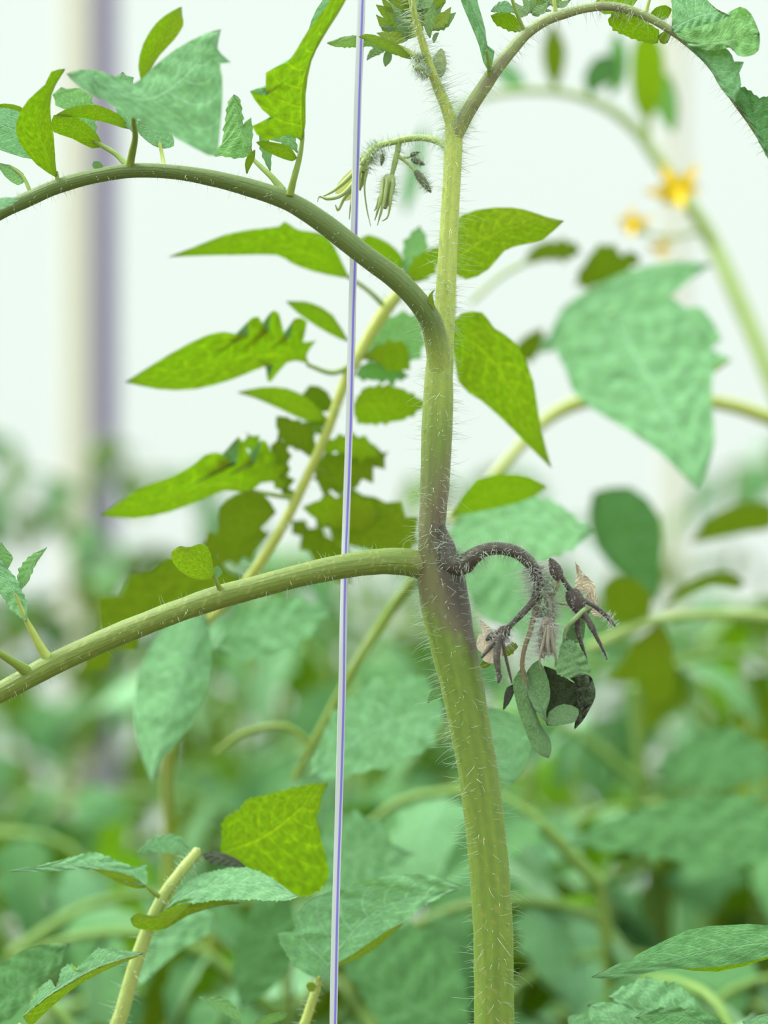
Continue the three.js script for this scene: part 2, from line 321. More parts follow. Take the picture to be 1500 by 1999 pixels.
function stalk(name, pts, color, hairCount = 0, hairLen = 0.002, root = plant, seg = 0, around = 14, parent = root) {
  const t = tube(pts, color, seg, around), m = put(name, t.g, stemMat, root, parent);
  if (hairCount) put('stalk_hair', hairs(t.S, hairCount, hairLen, 0.02, 1, 0.00005), hairMat, root, m, 'stuff');
  return m;
}
// arched leaf stalk, upper left
const upper = stalk('leaf_stalk', [[859, 770, 0, 18], [857, 720, 1, 22], [853, 672, 3, 23], [840, 624, 5, 22], [812, 583, 7, 21], [770, 541, 8, 21], [715, 500, 9, 21], [660, 457, 9, 21], [610, 420, 9, 20], [560, 391, 8, 19], [500, 370, 7, 18], [420, 349, 6, 16], [340, 336, 5, 14], [260, 333, 4, 14], [180, 345, 4, 14], [110, 365, 4, 14.5], [50, 391, 4, 15], [0, 415, 4, 14], [-90, 470, 4, 12], [-180, 540, 4, 9]], (q) => mixc(speckle(G_BRANCH)(q), stemColor(q, V(0, 0, 1)), sst(625, 730, toPx(q)[1])), 700, 0.0016, plant, 200, 24);
// lower left stalk
const lower = stalk('leaf_stalk', [[862, 1120, -3, 25], [828, 1105, -1, 27], [785, 1096, 2, 26.5], [740, 1096, 4, 25], [690, 1102, 5, 24], [640, 1111, 5, 23.5], [570, 1127, 5, 22], [500, 1146, 5, 22], [420, 1168, 5, 23], [350, 1192, 5, 22], [280, 1219, 5, 22], [200, 1252, 5, 22], [100, 1299, 5, 22], [40, 1331, 5, 21], [0, 1352, 5, 20], [-100, 1400, 5, 18], [-200, 1440, 5, 13]], (q) => { const [x] = toPx(q), n = 1 + 0.12 * N(q.x * 300, q.y * 900, q.z * 900) + 0.08 * N(q.x * 1500, q.y * 1500, 3), f = N(q.x * 900, q.y * 3000, q.z * 2000) > 0.42 ? 0.4 : 0; let c = mixc([0.1, 0.155, 0.016], [0.25, 0.28, 0.06], f); c = mixc(c, [0.2, 0.17, 0.08], sst(800, 835, x + 18 * N(q.x * 900, q.y * 900, 1))); return [c[0] * n, c[1] * n, c[2] * n]; }, 420, 0.0026, plant, 200, 24);
// arching leaf stalk, upper right
const right = stalk('leaf_stalk', [[884, 310, -4, 8], [890, 272, -2, 12], [902, 242, 0, 14], [922, 205, 2, 14], [947, 167, 3, 14], [970, 133, 4, 13.5], [1000, 97, 4, 12], [1030, 64, 4, 11], [1067, 40, 4, 10], [1100, 28, 4, 9.5], [1140, 17, 4, 9], [1180, 12, 4, 9], [1220, 17, 4, 9], [1260, 31, 4, 8.5], [1300, 53, 4, 8], [1335, 78, 4, 7], [1383, 124, 4, 5], [1433, 197, 4, 4.5], [1467, 245, 4, 4], [1505, 310, 4, 3], [1530, 380, 3, 2]], (q) => { const n = 1 + 0.15 * N(q.x * 600, q.y * 600, q.z * 600); return mixc(mixc([0.17 * n, 0.22 * n, 0.075 * n], G_YOUNG, 1 - sst(285, 225, toPx(q)[1])), [0.115, 0.095, 0.075], 0.7 * sst(275, 235, toPx(q)[1]) * sst(-0.1, 0.5, N(q.x * 260, q.y * 260, q.z * 900))); }, 700, 0.0034, plant, 160, 18);

// leaflets on the upper left stalk
const petiole = (parent, pts, col = G_LEAFY) => stalk('leaflet_stalk', pts, col, 0, 0, plant, 0, 10, parent);
petiole(upper, [[113, 368, 5, 5], [112, 350, 5, 4.5], [110, 335, 5, 3.5]]);
leaf('leaflet', plant, upper, L_YOUNG, { m: [112, 348, 88, 290, 72, 235, 95, 180, 128, 134], l: [72, 322, 36, 275, 33, 235, 55, 195, 88, 165, 100, 140], r: [108, 312, 105, 265, 99, 225, 101, 185, 118, 150], z: 5, zt: 10, k: 0.5, f: 0.2, under: 1 });
petiole(upper, [[252, 330, 4, 9], [258, 300, 7, 7.5], [264, 268, 14, 6], [262, 225, 28, 5], [285, 195, 38, 4]]);
leaf('leaflet', plant, upper, L_MATURE, { m: [180, 150, 240, 185, 300, 190, 370, 140, 432, 57], l: [200, 140, 262, 163, 300, 130, 345, 95, 400, 66], r: [190, 185, 250, 225, 330, 262, 385, 292, 420, 305, 428, 270, 434, 200, 434, 150, 430, 124, 452, 122, 424, 100], z: 42, zt: 46, k: -0.45, f: -0.1, w: 1.8 });
leaf('leaflet', plant, upper, L_MATURE, { m: [285, 195, 215, 175, 130, 144], l: [240, 165, 200, 140, 160, 136], r: [250, 205, 190, 190, 150, 165], z: 42, zt: 44, k: -0.5, w: 1 });
leaf('leaflet', plant, upper, L_YOUNG, { m: [278, 165, 300, 95, 355, 13], l: [270, 130, 280, 85, 305, 45, 335, 22], r: [292, 140, 312, 108, 340, 78, 358, 50, 356, 30], z: 30, zt: 26, k: 0.3, f: 0.3, under: 1 });
petiole(upper, [[250, 325, 0, 6], [225, 300, -4, 5], [195, 282, -7, 4.5], [150, 255, -10, 4], [110, 228, -13, 3]]);
leaf('leaflet', plant, upper, L_YOUNG, { m: [255, 252, 215, 228, 175, 214, 110, 224], l: [235, 225, 190, 205, 150, 207, 125, 215], r: [240, 250, 210, 240, 160, 230, 130, 228], z: -6, k: 0.6, under: 1 });
leaf('leaflet', plant, upper, L_YOUNG, { m: [200, 285, 160, 255, 105, 225], l: [190, 262, 160, 235, 130, 222], r: [180, 290, 140, 270, 105, 258, 100, 240], z: -8, k: 0.5, under: 1 });
leaf('leaflet', plant, upper, L_YOUNG, { m: [185, 270, 150, 220, 120, 170], l: [150, 240, 110, 205, 100, 185], r: [190, 230, 185, 195, 160, 170, 140, 172], z: -14, k: -0.4, ser: 5 });
leaf('leaflet', plant, upper, L_MATURE, { m: [108, 305, 50, 262, -30, 235], l: [95, 265, 50, 222, 0, 210, -20, 215], r: [70, 312, 20, 300, -20, 280], z: -4, zt: 4, k: -0.6, w: 0.8 });
petiole(upper, [[58, 372, 2, 4], [45, 345, 0, 3.5], [20, 325, -2, 3]]);
leaf('leaflet', plant, upper, L_YOUNG, { m: [50, 352, 25, 335, -8, 318], l: [45, 338, 20, 322], r: [35, 362, 10, 345], z: 0, k: -0.5 });
leaf('leaflet', plant, upper, L_YOUNG, { m: [60, 225, 20, 212, -30, 206], l: [40, 208, 10, 202], r: [45, 228, 10, 225], z: -8, k: 0.5, under: 1 });
leaf('leaflet', plant, upper, L_MATURE, { m: [40, 388, 0, 402, -60, 415], l: [10, 385, -30, 395], r: [20, 402, -30, 420], z: 24, k: -0.7 });
petiole(upper, [[322, 335, 0, 5], [318, 310, -4, 4], [312, 280, -6, 3.5]], G_YOUNG);
leaf('leaflet', plant, upper, L_MATURE, { m: [320, 290, 300, 262, 270, 235], l: [300, 285, 275, 265, 262, 245], r: [340, 285, 335, 260, 310, 235], z: -6, k: -0.5 });
leaf('leaflet', plant, upper, L_MATURE, { m: [262, 262, 235, 200, 240, 140], l: [235, 235, 218, 190, 222, 150], r: [275, 225, 272, 180, 258, 150], z: -4, k: -0.4, ser: 5 });
petiole(upper, [[552, 372, 4, 8], [530, 345, 2, 6], [512, 328, 0, 5], [495, 312, -2, 4]]);
leaf('leaflet', plant, upper, L_YOUNG, { m: [492, 300, 470, 255, 457, 184], l: [468, 310, 410, 304, 432, 285, 436, 245, 442, 205], r: [492, 280, 496, 240, 485, 228, 476, 262, 476, 215, 468, 190], z: -3, k: -0.35, f: -0.3, ser: 4, w: 1 });
leaf('leaflet', plant, upper, L_YOUNG, { m: [482, 340, 485, 318, 498, 292], l: [478, 322, 484, 302], r: [490, 325, 498, 308], z: 4, k: 0.3, under: 1 });
leaf('leaflet', plant, upper, L_YOUNG, { m: [528, 335, 518, 290, 508, 240], l: [512, 310, 505, 270], r: [532, 305, 525, 262], z: -2, k: -0.4, ser: 4 });
petiole(upper, [[566, 380, 10, 8], [575, 345, 11, 6.5], [584, 312, 11, 5.5], [590, 275, 11, 4.5], [592, 240, 11, 3]]);
leaf('leaflet', plant, upper, L_YOUNG, { m: [590, 276, 588, 205, 596, 140, 632, 60, 685, -22], l: [560, 262, 520, 275, 492, 246, 530, 232, 512, 214, 488, 178, 520, 187, 519, 142, 560, 122, 582, 92, 600, 62, 636, 14, 660, -20], r: [597, 240, 597, 185, 608, 120, 632, 72, 660, 28, 680, -8], z: 11, zt: 16, k: 0.35, kx: -0.25, f: 0.25, under: 1 });
leaf('leaflet', plant, upper, L_MATURE, { m: [600, 120, 615, 60, 660, -20], l: [600, 80, 608, 40, 630, 0], r: [622, 90, 650, 30, 675, -10], z: 6, k: -0.3 });
leaf('leaflet', plant, upper, L_YOUNG, { m: [580, 308, 545, 288, 500, 278], l: [565, 285, 535, 278, 512, 274], r: [570, 315, 540, 305, 515, 292], z: 10, k: 0.5, under: 1 });
leaf('leaflet', plant, upper, L_YOUNG, { m: [582, 300, 560, 268, 520, 248], l: [560, 285, 530, 275, 510, 262], r: [580, 275, 570, 255, 540, 245], z: 6, k: -0.4, ser: 4 });
leaf('bract', plant, upper, L_YOUNG, { m: [850, 606, 842, 585, 850, 564], l: [836, 590, 838, 575], r: [848, 590, 845, 575], z: 8, k: 0.3, w: 0, under: 1 });
leaf('bract', plant, upper, L_YOUNG, { m: [200, 342, 192, 325, 184, 315], l: [186, 332, 180, 322], r: [202, 328, 196, 316], z: 4, k: 0, w: 0 });

// leaflets on the lower left stalk
petiole(lower, [[435, 1160, 6, 7], [424, 1138, 8, 4.5], [418, 1124, 9, 3]]);
leaf('leaflet', plant, lower, L_YOUNG, { m: [420, 1128, 392, 1100, 352, 1066], l: [398, 1132, 368, 1126, 345, 1108, 334, 1088, 338, 1074], r: [416, 1100, 406, 1068, 388, 1062, 372, 1068], z: 9, k: 0.35, f: 0.2, w: 0.8, under: 1 });
leaf('leaflet', plant, lower, L_YOUNG, { m: [424, 1130, 428, 1118, 425, 1104], l: [418, 1118, 418, 1108], r: [434, 1120, 432, 1110], z: 8, k: -0.2, w: 0 });
petiole(lower, [[105, 1300, 5, 14], [82, 1268, 6, 9], [64, 1235, 7, 7], [50, 1208, 8, 5], [30, 1160, 9, 3]], G_YOUNG);
leaf('leaflet', plant, lower, L_MATURE, { m: [52, 1214, 30, 1160, -8, 1090], l: [25, 1195, -10, 1150, -40, 1110], r: [54, 1180, 42, 1145, 20, 1112, 2, 1092], z: 9, k: -0.3, kx: 0.3, f: -0.3, ser: 3, w: 1 });
leaf('leaflet', plant, lower, L_YOUNG, { m: [40, 1152, 55, 1112, 92, 1068], l: [32, 1128, 42, 1098, 66, 1080], r: [55, 1138, 65, 1115, 75, 1095], z: 2, k: -0.4, ser: 3 });
leaf('leaflet', plant, lower, L_YOUNG, { m: [14, 1112, 8, 1090, 2, 1058], l: [0, 1100, -8, 1080], r: [26, 1090, 15, 1075], z: 2, k: -0.3 });
petiole(lower, [[55, 1312, 6, 12], [25, 1292, 10, 8], [-5, 1272, 14, 7], [-50, 1240, 18, 5]], G_LEAFY);

// leaflets on the upper right stalk
petiole(right, [[956, 148, 5, 5], [955, 128, 7, 4], [950, 100, 9, 3]]);
leaf('leaflet', plant, right, L_MATURE, { m: [957, 142, 952, 95, 936, 50, 905, -25], l: [944, 122, 936, 90, 918, 45, 898, -5], r: [966, 100, 952, 90, 948, 58, 936, 15, 925, -20], z: 7, zt: 12, k: -0.3, f: -0.5, w: 1 });
petiole(right, [[1027, 68, 4, 5], [1015, 40, 5, 4], [1002, 5, 6, 3.5], [992, -40, 7, 3]]);
const fern = (cx, cy, n, R, z, mats, a0, a1, parent, under) => { for (let i = 0; i < n; i++) { const a = a0 + (a1 - a0) * i / (n - 1), L = R * rr(0.75, 1.1), dx = Math.cos(a), dy = -Math.sin(a), nx = -dy, ny = dx, w = L * rr(0.16, 0.24), bx = cx + dx * 4, by = cy + dy * 4, cv = rr(-0.15, 0.15) * L; leaf('leaflet', plant, parent, mats, { m: [bx, by, bx + dx * L * 0.5 + nx * cv, by + dy * L * 0.5 + ny * cv, bx + dx * L, by + dy * L], l: [bx + dx * L * 0.25 + nx * w, by + dy * L * 0.25 + ny * w, bx + dx * L * 0.6 + nx * (w * 0.9 + cv), by + dy * L * 0.6 + ny * (w * 0.9 + cv)], r: [bx + dx * L * 0.25 - nx * w, by + dy * L * 0.25 - ny * w, bx + dx * L * 0.6 - nx * (w * 0.9 - cv), by + dy * L * 0.6 - ny * (w * 0.9 - cv)], z: z + rr(-3, 3), k: rr(-0.5, 0.2), ser: 2.5, w: 0.4, under: under ?? (rnd() < 0.4 ? 1 : 0) }); } };
leaf('leaflet', plant, right, L_YOUNG, { m: [1018, 62, 985, 38, 958, 30], l: [990, 62, 965, 45], r: [1015, 35, 985, 20], z: -3, k: 0.3, ser: 3, under: 1 });
leaf('leaflet', plant, right, L_MATURE, { m: [1010, 25, 985, 12, 958, 22], l: [985, 26, 965, 25], r: [990, 0, 968, 8], z: 2, k: -0.4, ser: 3 });
fern(1035, 30, 7, 42, -4, L_TIP, 0.2, 2.9, right);
fern(1075, 15, 6, 38, -6, L_TIP, 0.4, 2.8, right);
petiole(right, [[1087, 34, 4, 5], [1083, 10, 4, 4], [1082, -25, 4, 3]], G_YOUNG);
petiole(right, [[1178, 14, 4, 5], [1176, -5, 4, 4], [1174, -30, 4, 3]], G_YOUNG);
petiole(right, [[1259, 32, 4, 5], [1266, 8, 4, 3.5], [1272, -15, 4, 3]], G_YOUNG);
leaf('leaflet', plant, right, L_YOUNG, { m: [1205, 18, 1240, 50, 1285, 84], l: [1185, 40, 1200, 62, 1235, 76, 1265, 86], r: [1232, 15, 1262, 38, 1290, 62], z: -4, k: 0.5, ser: 3, under: 1 });
leaf('leaflet', plant, right, L_YOUNG, { m: [1160, 10, 1205, 0, 1250, -15], l: [1180, 28, 1225, 20, 1245, 0], r: [1180, -18, 1215, -25], z: -6, k: 0.5, under: 1 });
leaf('leaflet', plant, right, L_YOUNG, { m: [1268, 30, 1290, 20, 1312, 18], l: [1280, 15, 1300, 10], r: [1285, 40, 1305, 35], z: -3, k: 0.5, under: 1 });
leaf('leaflet', plant, right, L_YOUNG, { m: [1285, 70, 1300, 78, 1312, 62], l: [1290, 84, 1304, 84], r: [1295, 62, 1305, 58], z: -3, k: 0.5, under: 1 });
// its curled end leaflet
leaf('leaflet', plant, right, L_MATURE, { m: [1312, 58, 1335, 45, 1370, 30, 1405, 24, 1425, 30], l: [1312, 20, 1314, -30, 1350, -40, 1385, 5, 1405, 22], r: [1330, 75, 1360, 60, 1395, 52, 1415, 40], z: 5, zt: 12, k: -0.35, f: -0.2, w: 1.6, ser: 2 });
leaf('leaflet', plant, right, L_YOUNG, { m: [1316, 64, 1360, 84, 1420, 80, 1484, 66], l: [1340, 56, 1385, 46, 1415, 30, 1445, 13, 1468, 28], r: [1345, 88, 1395, 100, 1425, 92, 1440, 108, 1462, 110, 1482, 98], z: 8, zt: 14, k: -0.4, f: 0.1, w: 2.4, freq: 1.4 });
leaf('leaflet', plant, right, L_MATURE, { m: [1335, 78, 1383, 122, 1412, 160, 1437, 200], l: [1362, 74, 1410, 88, 1430, 108, 1434, 120, 1453, 121, 1444, 142, 1448, 165, 1440, 185], r: [1352, 100, 1385, 132, 1400, 160, 1420, 188], z: 7, zt: 9, k: -0.3, f: 0.15, fr: -0.3, w: 1.8, freq: 1.3 });
leaf('leaflet', plant, right, L_DEEP, { m: [1434, 196, 1462, 228, 1485, 262, 1520, 350], l: [1442, 168, 1470, 178, 1488, 190, 1520, 188, 1540, 260], r: [1440, 205, 1465, 245, 1488, 290, 1505, 320], z: 6, zt: 8, k: -0.3, f: 0.2, w: 2, freq: 1.4, ser: 3 });

// growing tip
const tip = stalk('leaf_stalk', [[838, 128, 0, 6], [815, 112, -3, 6], [785, 95, -6, 5], [750, 82, -9, 4], [700, 76, -11, 3]], G_YOUNG, 120, 0.003);
leaf('leaflet', plant, tip, L_TIP, { m: [800, 112, 760, 92, 710, 78, 638, 84], l: [785, 92, 745, 72, 700, 68, 668, 72], r: [770, 108, 725, 92, 690, 94, 655, 92], z: -8, k: 0.2, f: -0.3, ser: 2 });
leaf('leaflet', plant, tip, L_TIP, { m: [805, 116, 760, 85, 700, 72], l: [785, 92, 745, 72, 715, 66], r: [785, 112, 745, 92, 715, 78], z: -4, k: 0.6, under: 1 });
leaf('leaflet', plant, tip, L_TIP, { m: [760, 90, 738, 96, 716, 118], l: [745, 86, 722, 98], r: [748, 104, 728, 112], z: -12, k: -0.4, ser: 2 });
leaf('leaflet', plant, tip, L_TIP, { m: [757, 95, 758, 112, 752, 130], l: [750, 105, 748, 120], r: [766, 108, 762, 122], z: -12, k: -0.3 });
fern(800, 80, 9, 75, -6, L_TIP, 1.2, 2.9, tip);
fern(800, 40, 8, 70, -9, L_TIP, 1.0, 2.7, tip);
fern(832, 60, 6, 66, -4, L_TIP, 0.55, 1.6, tip);
fern(815, 20, 8, 60, -3, L_TIP, 0.4, 2.8, tip);
leaf('leaflet', plant, tip, L_TIP, { m: [840, 75, 838, 40, 850, 5], l: [830, 60, 828, 30], r: [848, 50, 852, 25], z: 1, k: 0.2, ser: 2 });
leaf('leaflet', plant, tip, L_TIP, { m: [847, 85, 850, 70, 858, 64], l: [844, 75, 850, 64], r: [852, 78, 856, 68], z: 0, w: 0 });
function bud(name, root, parent, p0, p1, rpx, z, mat, ribs = 5) { // ridged flower bud from p0 to p1
  const a = at(p0[0], p0[1], z), b = at(p1[0], p1[1], z + 1), L = a.distanceTo(b), r = rpx * mmpx(z) / 1000, pr = [];
  for (let i = 0; i <= 12; i++) { const t = i / 12; pr.push(new THREE.Vector2(Math.max(0.00002, r * Math.pow(Math.sin(Math.PI * (0.12 + 0.86 * t)), 0.6) * (1 - 0.35 * t)), L * t)); }
  const g = new THREE.LatheGeometry(pr, 20), q = g.attributes.position;
  for (let i = 0; i < q.count; i++) { const x = q.getX(i), zz = q.getZ(i), th = Math.atan2(zz, x), s = 1 + 0.1 * Math.cos(th * ribs) + 0.1 * N(x * 2000, q.getY(i) * 1500, zz * 2000); q.setX(i, x * s); q.setZ(i, zz * s); }
  g.computeVertexNormals(); g.applyQuaternion(new THREE.Quaternion().setFromUnitVectors(V(0, 1, 0), b.clone().sub(a).normalize())); g.translate(a.x, a.y, a.z);
  const m = put(name, g, mat, root, parent);
  const S = []; for (let i = 1; i < 12; i++) { const t = b.clone().sub(a).normalize(), n = V(0, 0, 1), c = t.clone().cross(n).normalize(); S.push({ p: a.clone().lerp(b, i / 12), t, a: n, b: c, r: pr[i].x }); }
  m.userData.S = undefined; return [m, S];
}
for (const [x0, y0, x1, y1, r, z] of [[852, 150, 862, 95, 17, -6], [828, 142, 806, 128, 8, 2], [836, 150, 822, 138, 7, 2], [822, 120, 806, 108, 8, 0]]) { const [m, S] = bud('flower_bud', plant, plant, [x0, y0], [x1, y1], r, z, budMat); put('bud_hair', hairs(S, 160, 0.0022, 0, 1, 0.00006), hairMat, plant, m, 'stuff'); }

// green flower truss hanging on the upper stem
const truss = stalk('truss_stalk', [[884, 300, -4, 10], [868, 283, -6, 7.5], [850, 274, -8, 7], [825, 269, -10, 6.5], [795, 271, -12, 6.5], [770, 277, -13, 6], [748, 282, -14, 6], [730, 292, -14, 8], [716, 312, -14, 9], [706, 332, -14, 8]], [0.25, 0.35, 0.08], 420, 0.0026);
stalk('truss_stalk', [[780, 276, -13, 6], [776, 298, -13, 5.5], [772, 315, -13, 5.5], [764, 348, -13, 4]], [0.22, 0.31, 0.08], 120, 0.002);
stalk('truss_stalk', [[778, 305, -13, 4], [795, 318, -14, 3], [812, 336, -14, 2.8]], [0.3, 0.42, 0.13], 60, 0.0018);
stalk('truss_stalk', [[784, 308, -14, 3], [800, 306, -17, 2.5], [812, 300, -18, 2.2]], [0.3, 0.42, 0.13], 30, 0.0015);
const sepalGeo = (pts, flat = 1) => tube(pts, [0.26, 0.35, 0.11], 0, 8).g;
function sepals(root, parent, list, mat = stemMat, geo = sepalGeo) { for (const s of list) { put('sepal', geo(s), mat, root, parent); if (geo === ray) put('sepal_hair', hairs(tube(s, DARK, 0, 6).S, 50, 0.0013, 0, 1, 0.00005), dryHairMat, root, parent, 'stuff'); } }
{
  const [m, S] = bud('flower_bud', plant, plant, [762, 342], [752, 408], 16, -13, budMat); put('bud_hair', hairs(S, 220, 0.0026, 0, 1, 0.00006), hairMat, plant, m, 'stuff');
  sepals(plant, m, [[[748, 350, -11, 3], [744, 385, -9, 4], [738, 410, -9, 2.5], [732, 430, -10, 1]], [[757, 350, -10, 3], [750, 390, -9, 4], [744, 415, -9, 2.4], [737, 440, -10, 0.8]], [[768, 350, -11, 3], [763, 385, -10, 4], [761, 408, -10, 2.2], [756, 425, -10, 1.6], [746, 432, -11, 0.8]], [[741, 385, -12, 3], [737, 402, -12, 3], [731, 412, -12, 1]]]);
  const [n, S2] = bud('flower_bud', plant, plant, [812, 334], [842, 376], 9, -14, budDarkMat); put('bud_hair', hairs(S2, 160, 0.002, 0, 1, 0.00006), hairMat, plant, n, 'stuff');
  for (const [a, b, c, d, r] of [[804, 310, 830, 322, 7], [802, 302, 820, 297, 5], [748, 300, 745, 324, 5]]) { const [k, S3] = bud('flower_bud', plant, plant, [a, b], [c, d], r, -17, budDarkMat); put('bud_hair', hairs(S3, 70, 0.0018, 0, 1, 0.00006), hairMat, plant, k, 'stuff'); }
  // the half open flower in front of which the string hangs
  const [o] = bud('open_flower', plant, plant, [716, 305], [692, 345], 13, -16, budMat);
  sepals(plant, o, [[[712, 312, -12, 4], [680, 348, -12, 4.5], [652, 372, -12, 3], [626, 386, -12, 1]], [[706, 325, -11, 4], [690, 358, -10, 5], [665, 382, -10, 4], [640, 388, -10, 3.5], [624, 384, -11, 1.5], [620, 394, -11, 0.6]], [[704, 330, -12, 4], [692, 362, -12, 5], [672, 388, -12, 3], [660, 410, -12, 2.5], [655, 400, -12, 1]], [[700, 335, -14, 4], [692, 370, -14, 4], [685, 400, -14, 2], [682, 428, -14, 1]], [[716, 335, -13, 2.5], [712, 365, -13, 1.8], [716, 405, -13, 1.4], [724, 442, -13, 0.6]], [[713, 330, -15, 4], [710, 350, -15, 4.5], [703, 372, -15, 1.5]]]);
  for (const q of [{ m: [705, 325, 680, 352, 655, 378], l: [685, 332, 660, 358], r: [702, 345, 672, 375], z: -15 }, { m: [702, 335, 690, 365, 672, 392], l: [688, 350, 674, 378], r: [706, 362, 688, 388], z: -14 }, { m: [712, 310, 700, 340, 706, 368], l: [698, 322, 694, 350], r: [720, 330, 714, 355], z: -17 }]) leaf('petal', plant, o, [paleMat, paleMat], { ...q, k: 0.3, w: 0.4 });
  put('flower_hair', hairs(truss.geometry ? tube([[745, 284, -14, 9], [722, 302, -14, 11], [705, 330, -14, 12]], G_STEM).S : [], 260, 0.0026), hairMat, plant, o, 'stuff');
}

// ---------------------------------------------------------------- the withered truss at the lesion
function DARK(q) { const n = N(q.x * 700, q.y * 700, q.z * 700), m = N(q.x * 2600, q.y * 2600, q.z * 2600); return mixc([0.032, 0.027, 0.021], [0.13, 0.125, 0.07], Math.max(0, n * 0.7 + m * 0.4)); }
const wither = stalk('withered_truss_stalk', [[862, 1030, 2, 9], [872, 1068, 3, 17], [884, 1100, 4, 23], [905, 1101, 4, 21], [925, 1086, 5, 16], [948, 1074, 5, 13], [978, 1071, 5, 12.5], [1008, 1078, 5, 12.5], [1032, 1096, 5, 12.5], [1047, 1120, 5, 11.5], [1052, 1146, 5, 9], [1050, 1164, 5, 6]], DARK, 1000, 0.0032, plant, 110, 20);
wither.userData.label = 'blackened curled stalk with pale hairs';
put('stalk_hair', hairs(tube([[1040, 1105, 5, 13], [1052, 1140, 5, 13], [1062, 1180, 5, 9], [1070, 1210, 5, 8]], G_STEM).S, 700, 0.0045), dryHairMat, plant, wither, 'stuff');
const dry = (pts, parent = plant, name = 'withered_stalk', col = DARK, hc = 40) => stalk(name, pts, col, hc, 0.0026, plant, 0, 10, parent);
function ray(pts) { return tube(pts, DARK, 0, 9).g; }
const BRN = [0.17, 0.13, 0.06];
dry([[1050, 1150, 6, 7], [1042, 1172, 7, 7], [1022, 1196, 8, 6.5], [1004, 1214, 8, 5.5], [988, 1230, 8, 6]], plant, 'withered_stalk', DARK, 120);
dry([[1056, 1160, 5, 5], [1046, 1192, 6, 5.5], [1036, 1230, 7, 5], [1024, 1268, 8, 4.5], [1020, 1300, 8, 4.5], [1028, 1340, 8, 4], [1046, 1390, 8, 2.5]], plant, 'withered_stalk', BRN, 140);
dry([[1058, 1150, 6, 6], [1072, 1172, 7, 5], [1074, 1195, 7, 5], [1070, 1210, 7, 6]], plant, 'withered_stalk', [0.22, 0.22, 0.15], 160);
dry([[1068, 1180, 6, 3], [1082, 1160, 7, 3], [1091, 1138, 7, 3.5], [1088, 1120, 7, 5]], plant, 'withered_stalk', [0.2, 0.18, 0.1], 60);
dry([[1072, 1176, 3, 3], [1090, 1178, 2, 2.5], [1112, 1180, 2, 3]], plant, 'withered_stalk', [0.3, 0.3, 0.2], 30);
dry([[1090, 1112, 6, 4], [1104, 1138, 6, 5], [1118, 1158, 6, 6]], plant, 'withered_stalk', DARK, 60);
for (let i = 0; i < 9; i++) { const x = rr(1052, 1082), y = rr(1128, 1180), e = rr(14, 40), a = rr(-8, 8); dry([[x, y, rr(3, 8), rr(1, 2.2)], [x + a, y + e * 0.4, rr(4, 10), rr(1.2, 2.4)], [x - a * 0.6, y + e * 0.75, rr(4, 10), rr(1, 2)], [x + a * 1.4, y + e, rr(4, 9), 0.8]], plant, 'withered_strand', [0.3, 0.29, 0.2], 26); }
for (let i = 0; i < 6; i++) { const x = 1066 + rr(-14, 18), y = rr(1222, 1262), e = rr(25, 55), a = rr(-6, 8); dry([[x, y, 12, 1.6], [x + a, y + e * 0.5, 13, 2], [x + a * 0.4, y + e, 13, 0.8]], plant, 'withered_strand', i % 2 ? [0.1, 0.085, 0.06] : [0.3, 0.28, 0.22], 22); }
{ // dried flower beside the stem
  const [m, S] = bud('withered_flower', plant, plant, [990, 1226], [968, 1256], 15, 8, dryMat, 7); put('flower_hair', hairs(S, 200, 0.003, 0, 1, 0.00007), dryHairMat, plant, m, 'stuff');
  sepals(plant, m, [[[978, 1240, 12, 5], [958, 1262, 13, 5], [940, 1284, 13, 3]], [[975, 1245, 13, 6], [970, 1285, 14, 7], [974, 1315, 14, 4.5], [974, 1332, 14, 2.5], [979, 1318, 13, 2]], [[980, 1245, 11, 4], [988, 1285, 12, 3], [994, 1310, 12, 3], [1000, 1334, 12, 1.5]], [[982, 1238, 8, 6], [960, 1240, 8, 6], [950, 1250, 8, 3]]], stemMat, ray);
  for (const q of [{ m: [972, 1240, 952, 1232, 937, 1210], l: [960, 1228, 948, 1218], r: [962, 1245, 945, 1240], z: 6 }, { m: [968, 1242, 945, 1248, 930, 1262], l: [955, 1236, 935, 1240], r: [962, 1262, 942, 1275], z: 7 }, { m: [970, 1250, 962, 1275, 956, 1296], l: [945, 1262, 940, 1285], r: [982, 1268, 975, 1292], z: 6 }]) leaf('petal', plant, m, [creamMat, creamMat], { ...q, k: -0.2, w: 0.8 });
  leaf('petal', plant, m, L_YOUNG, { m: [975, 1275, 990, 1270, 1012, 1262], l: [985, 1262, 1005, 1252], r: [985, 1284, 1000, 1278], z: 4, w: 0.8, ser: 4, under: 1 });
  leaf('petal', plant, m, L_YOUNG, { m: [962, 1290, 945, 1296, 938, 1300], l: [950, 1288, 942, 1292], r: [955, 1302, 945, 1305], z: 4, w: 0.5, under: 1 });
}
{ // hairy dried flower in the middle
  const [m, S] = bud('withered_flower', plant, plant, [1072, 1205], [1060, 1285], 17, 9, new THREE.MeshStandardMaterial({ color: new THREE.Color().setRGB(0.14, 0.125, 0.095), roughness: 0.9, bumpMap: fibre, bumpScale: 0.0006 }), 6); put('flower_hair', hairs(S, 420, 0.0038, 0, 1, 0.00008), dryHairMat, plant, m, 'stuff');
  sepals(plant, m, [[[1068, 1225, 13, 3], [1060, 1260, 14, 3.5], [1054, 1290, 14, 2], [1057, 1312, 14, 1]], [[1076, 1225, 13, 4], [1080, 1260, 14, 4], [1086, 1285, 14, 2.5], [1084, 1302, 14, 1]], [[1072, 1220, 14, 3], [1070, 1255, 15, 3.5], [1072, 1282, 15, 1.5]]], stemMat, (p) => tube(p, [0.18, 0.17, 0.12], 0, 8).g);
}
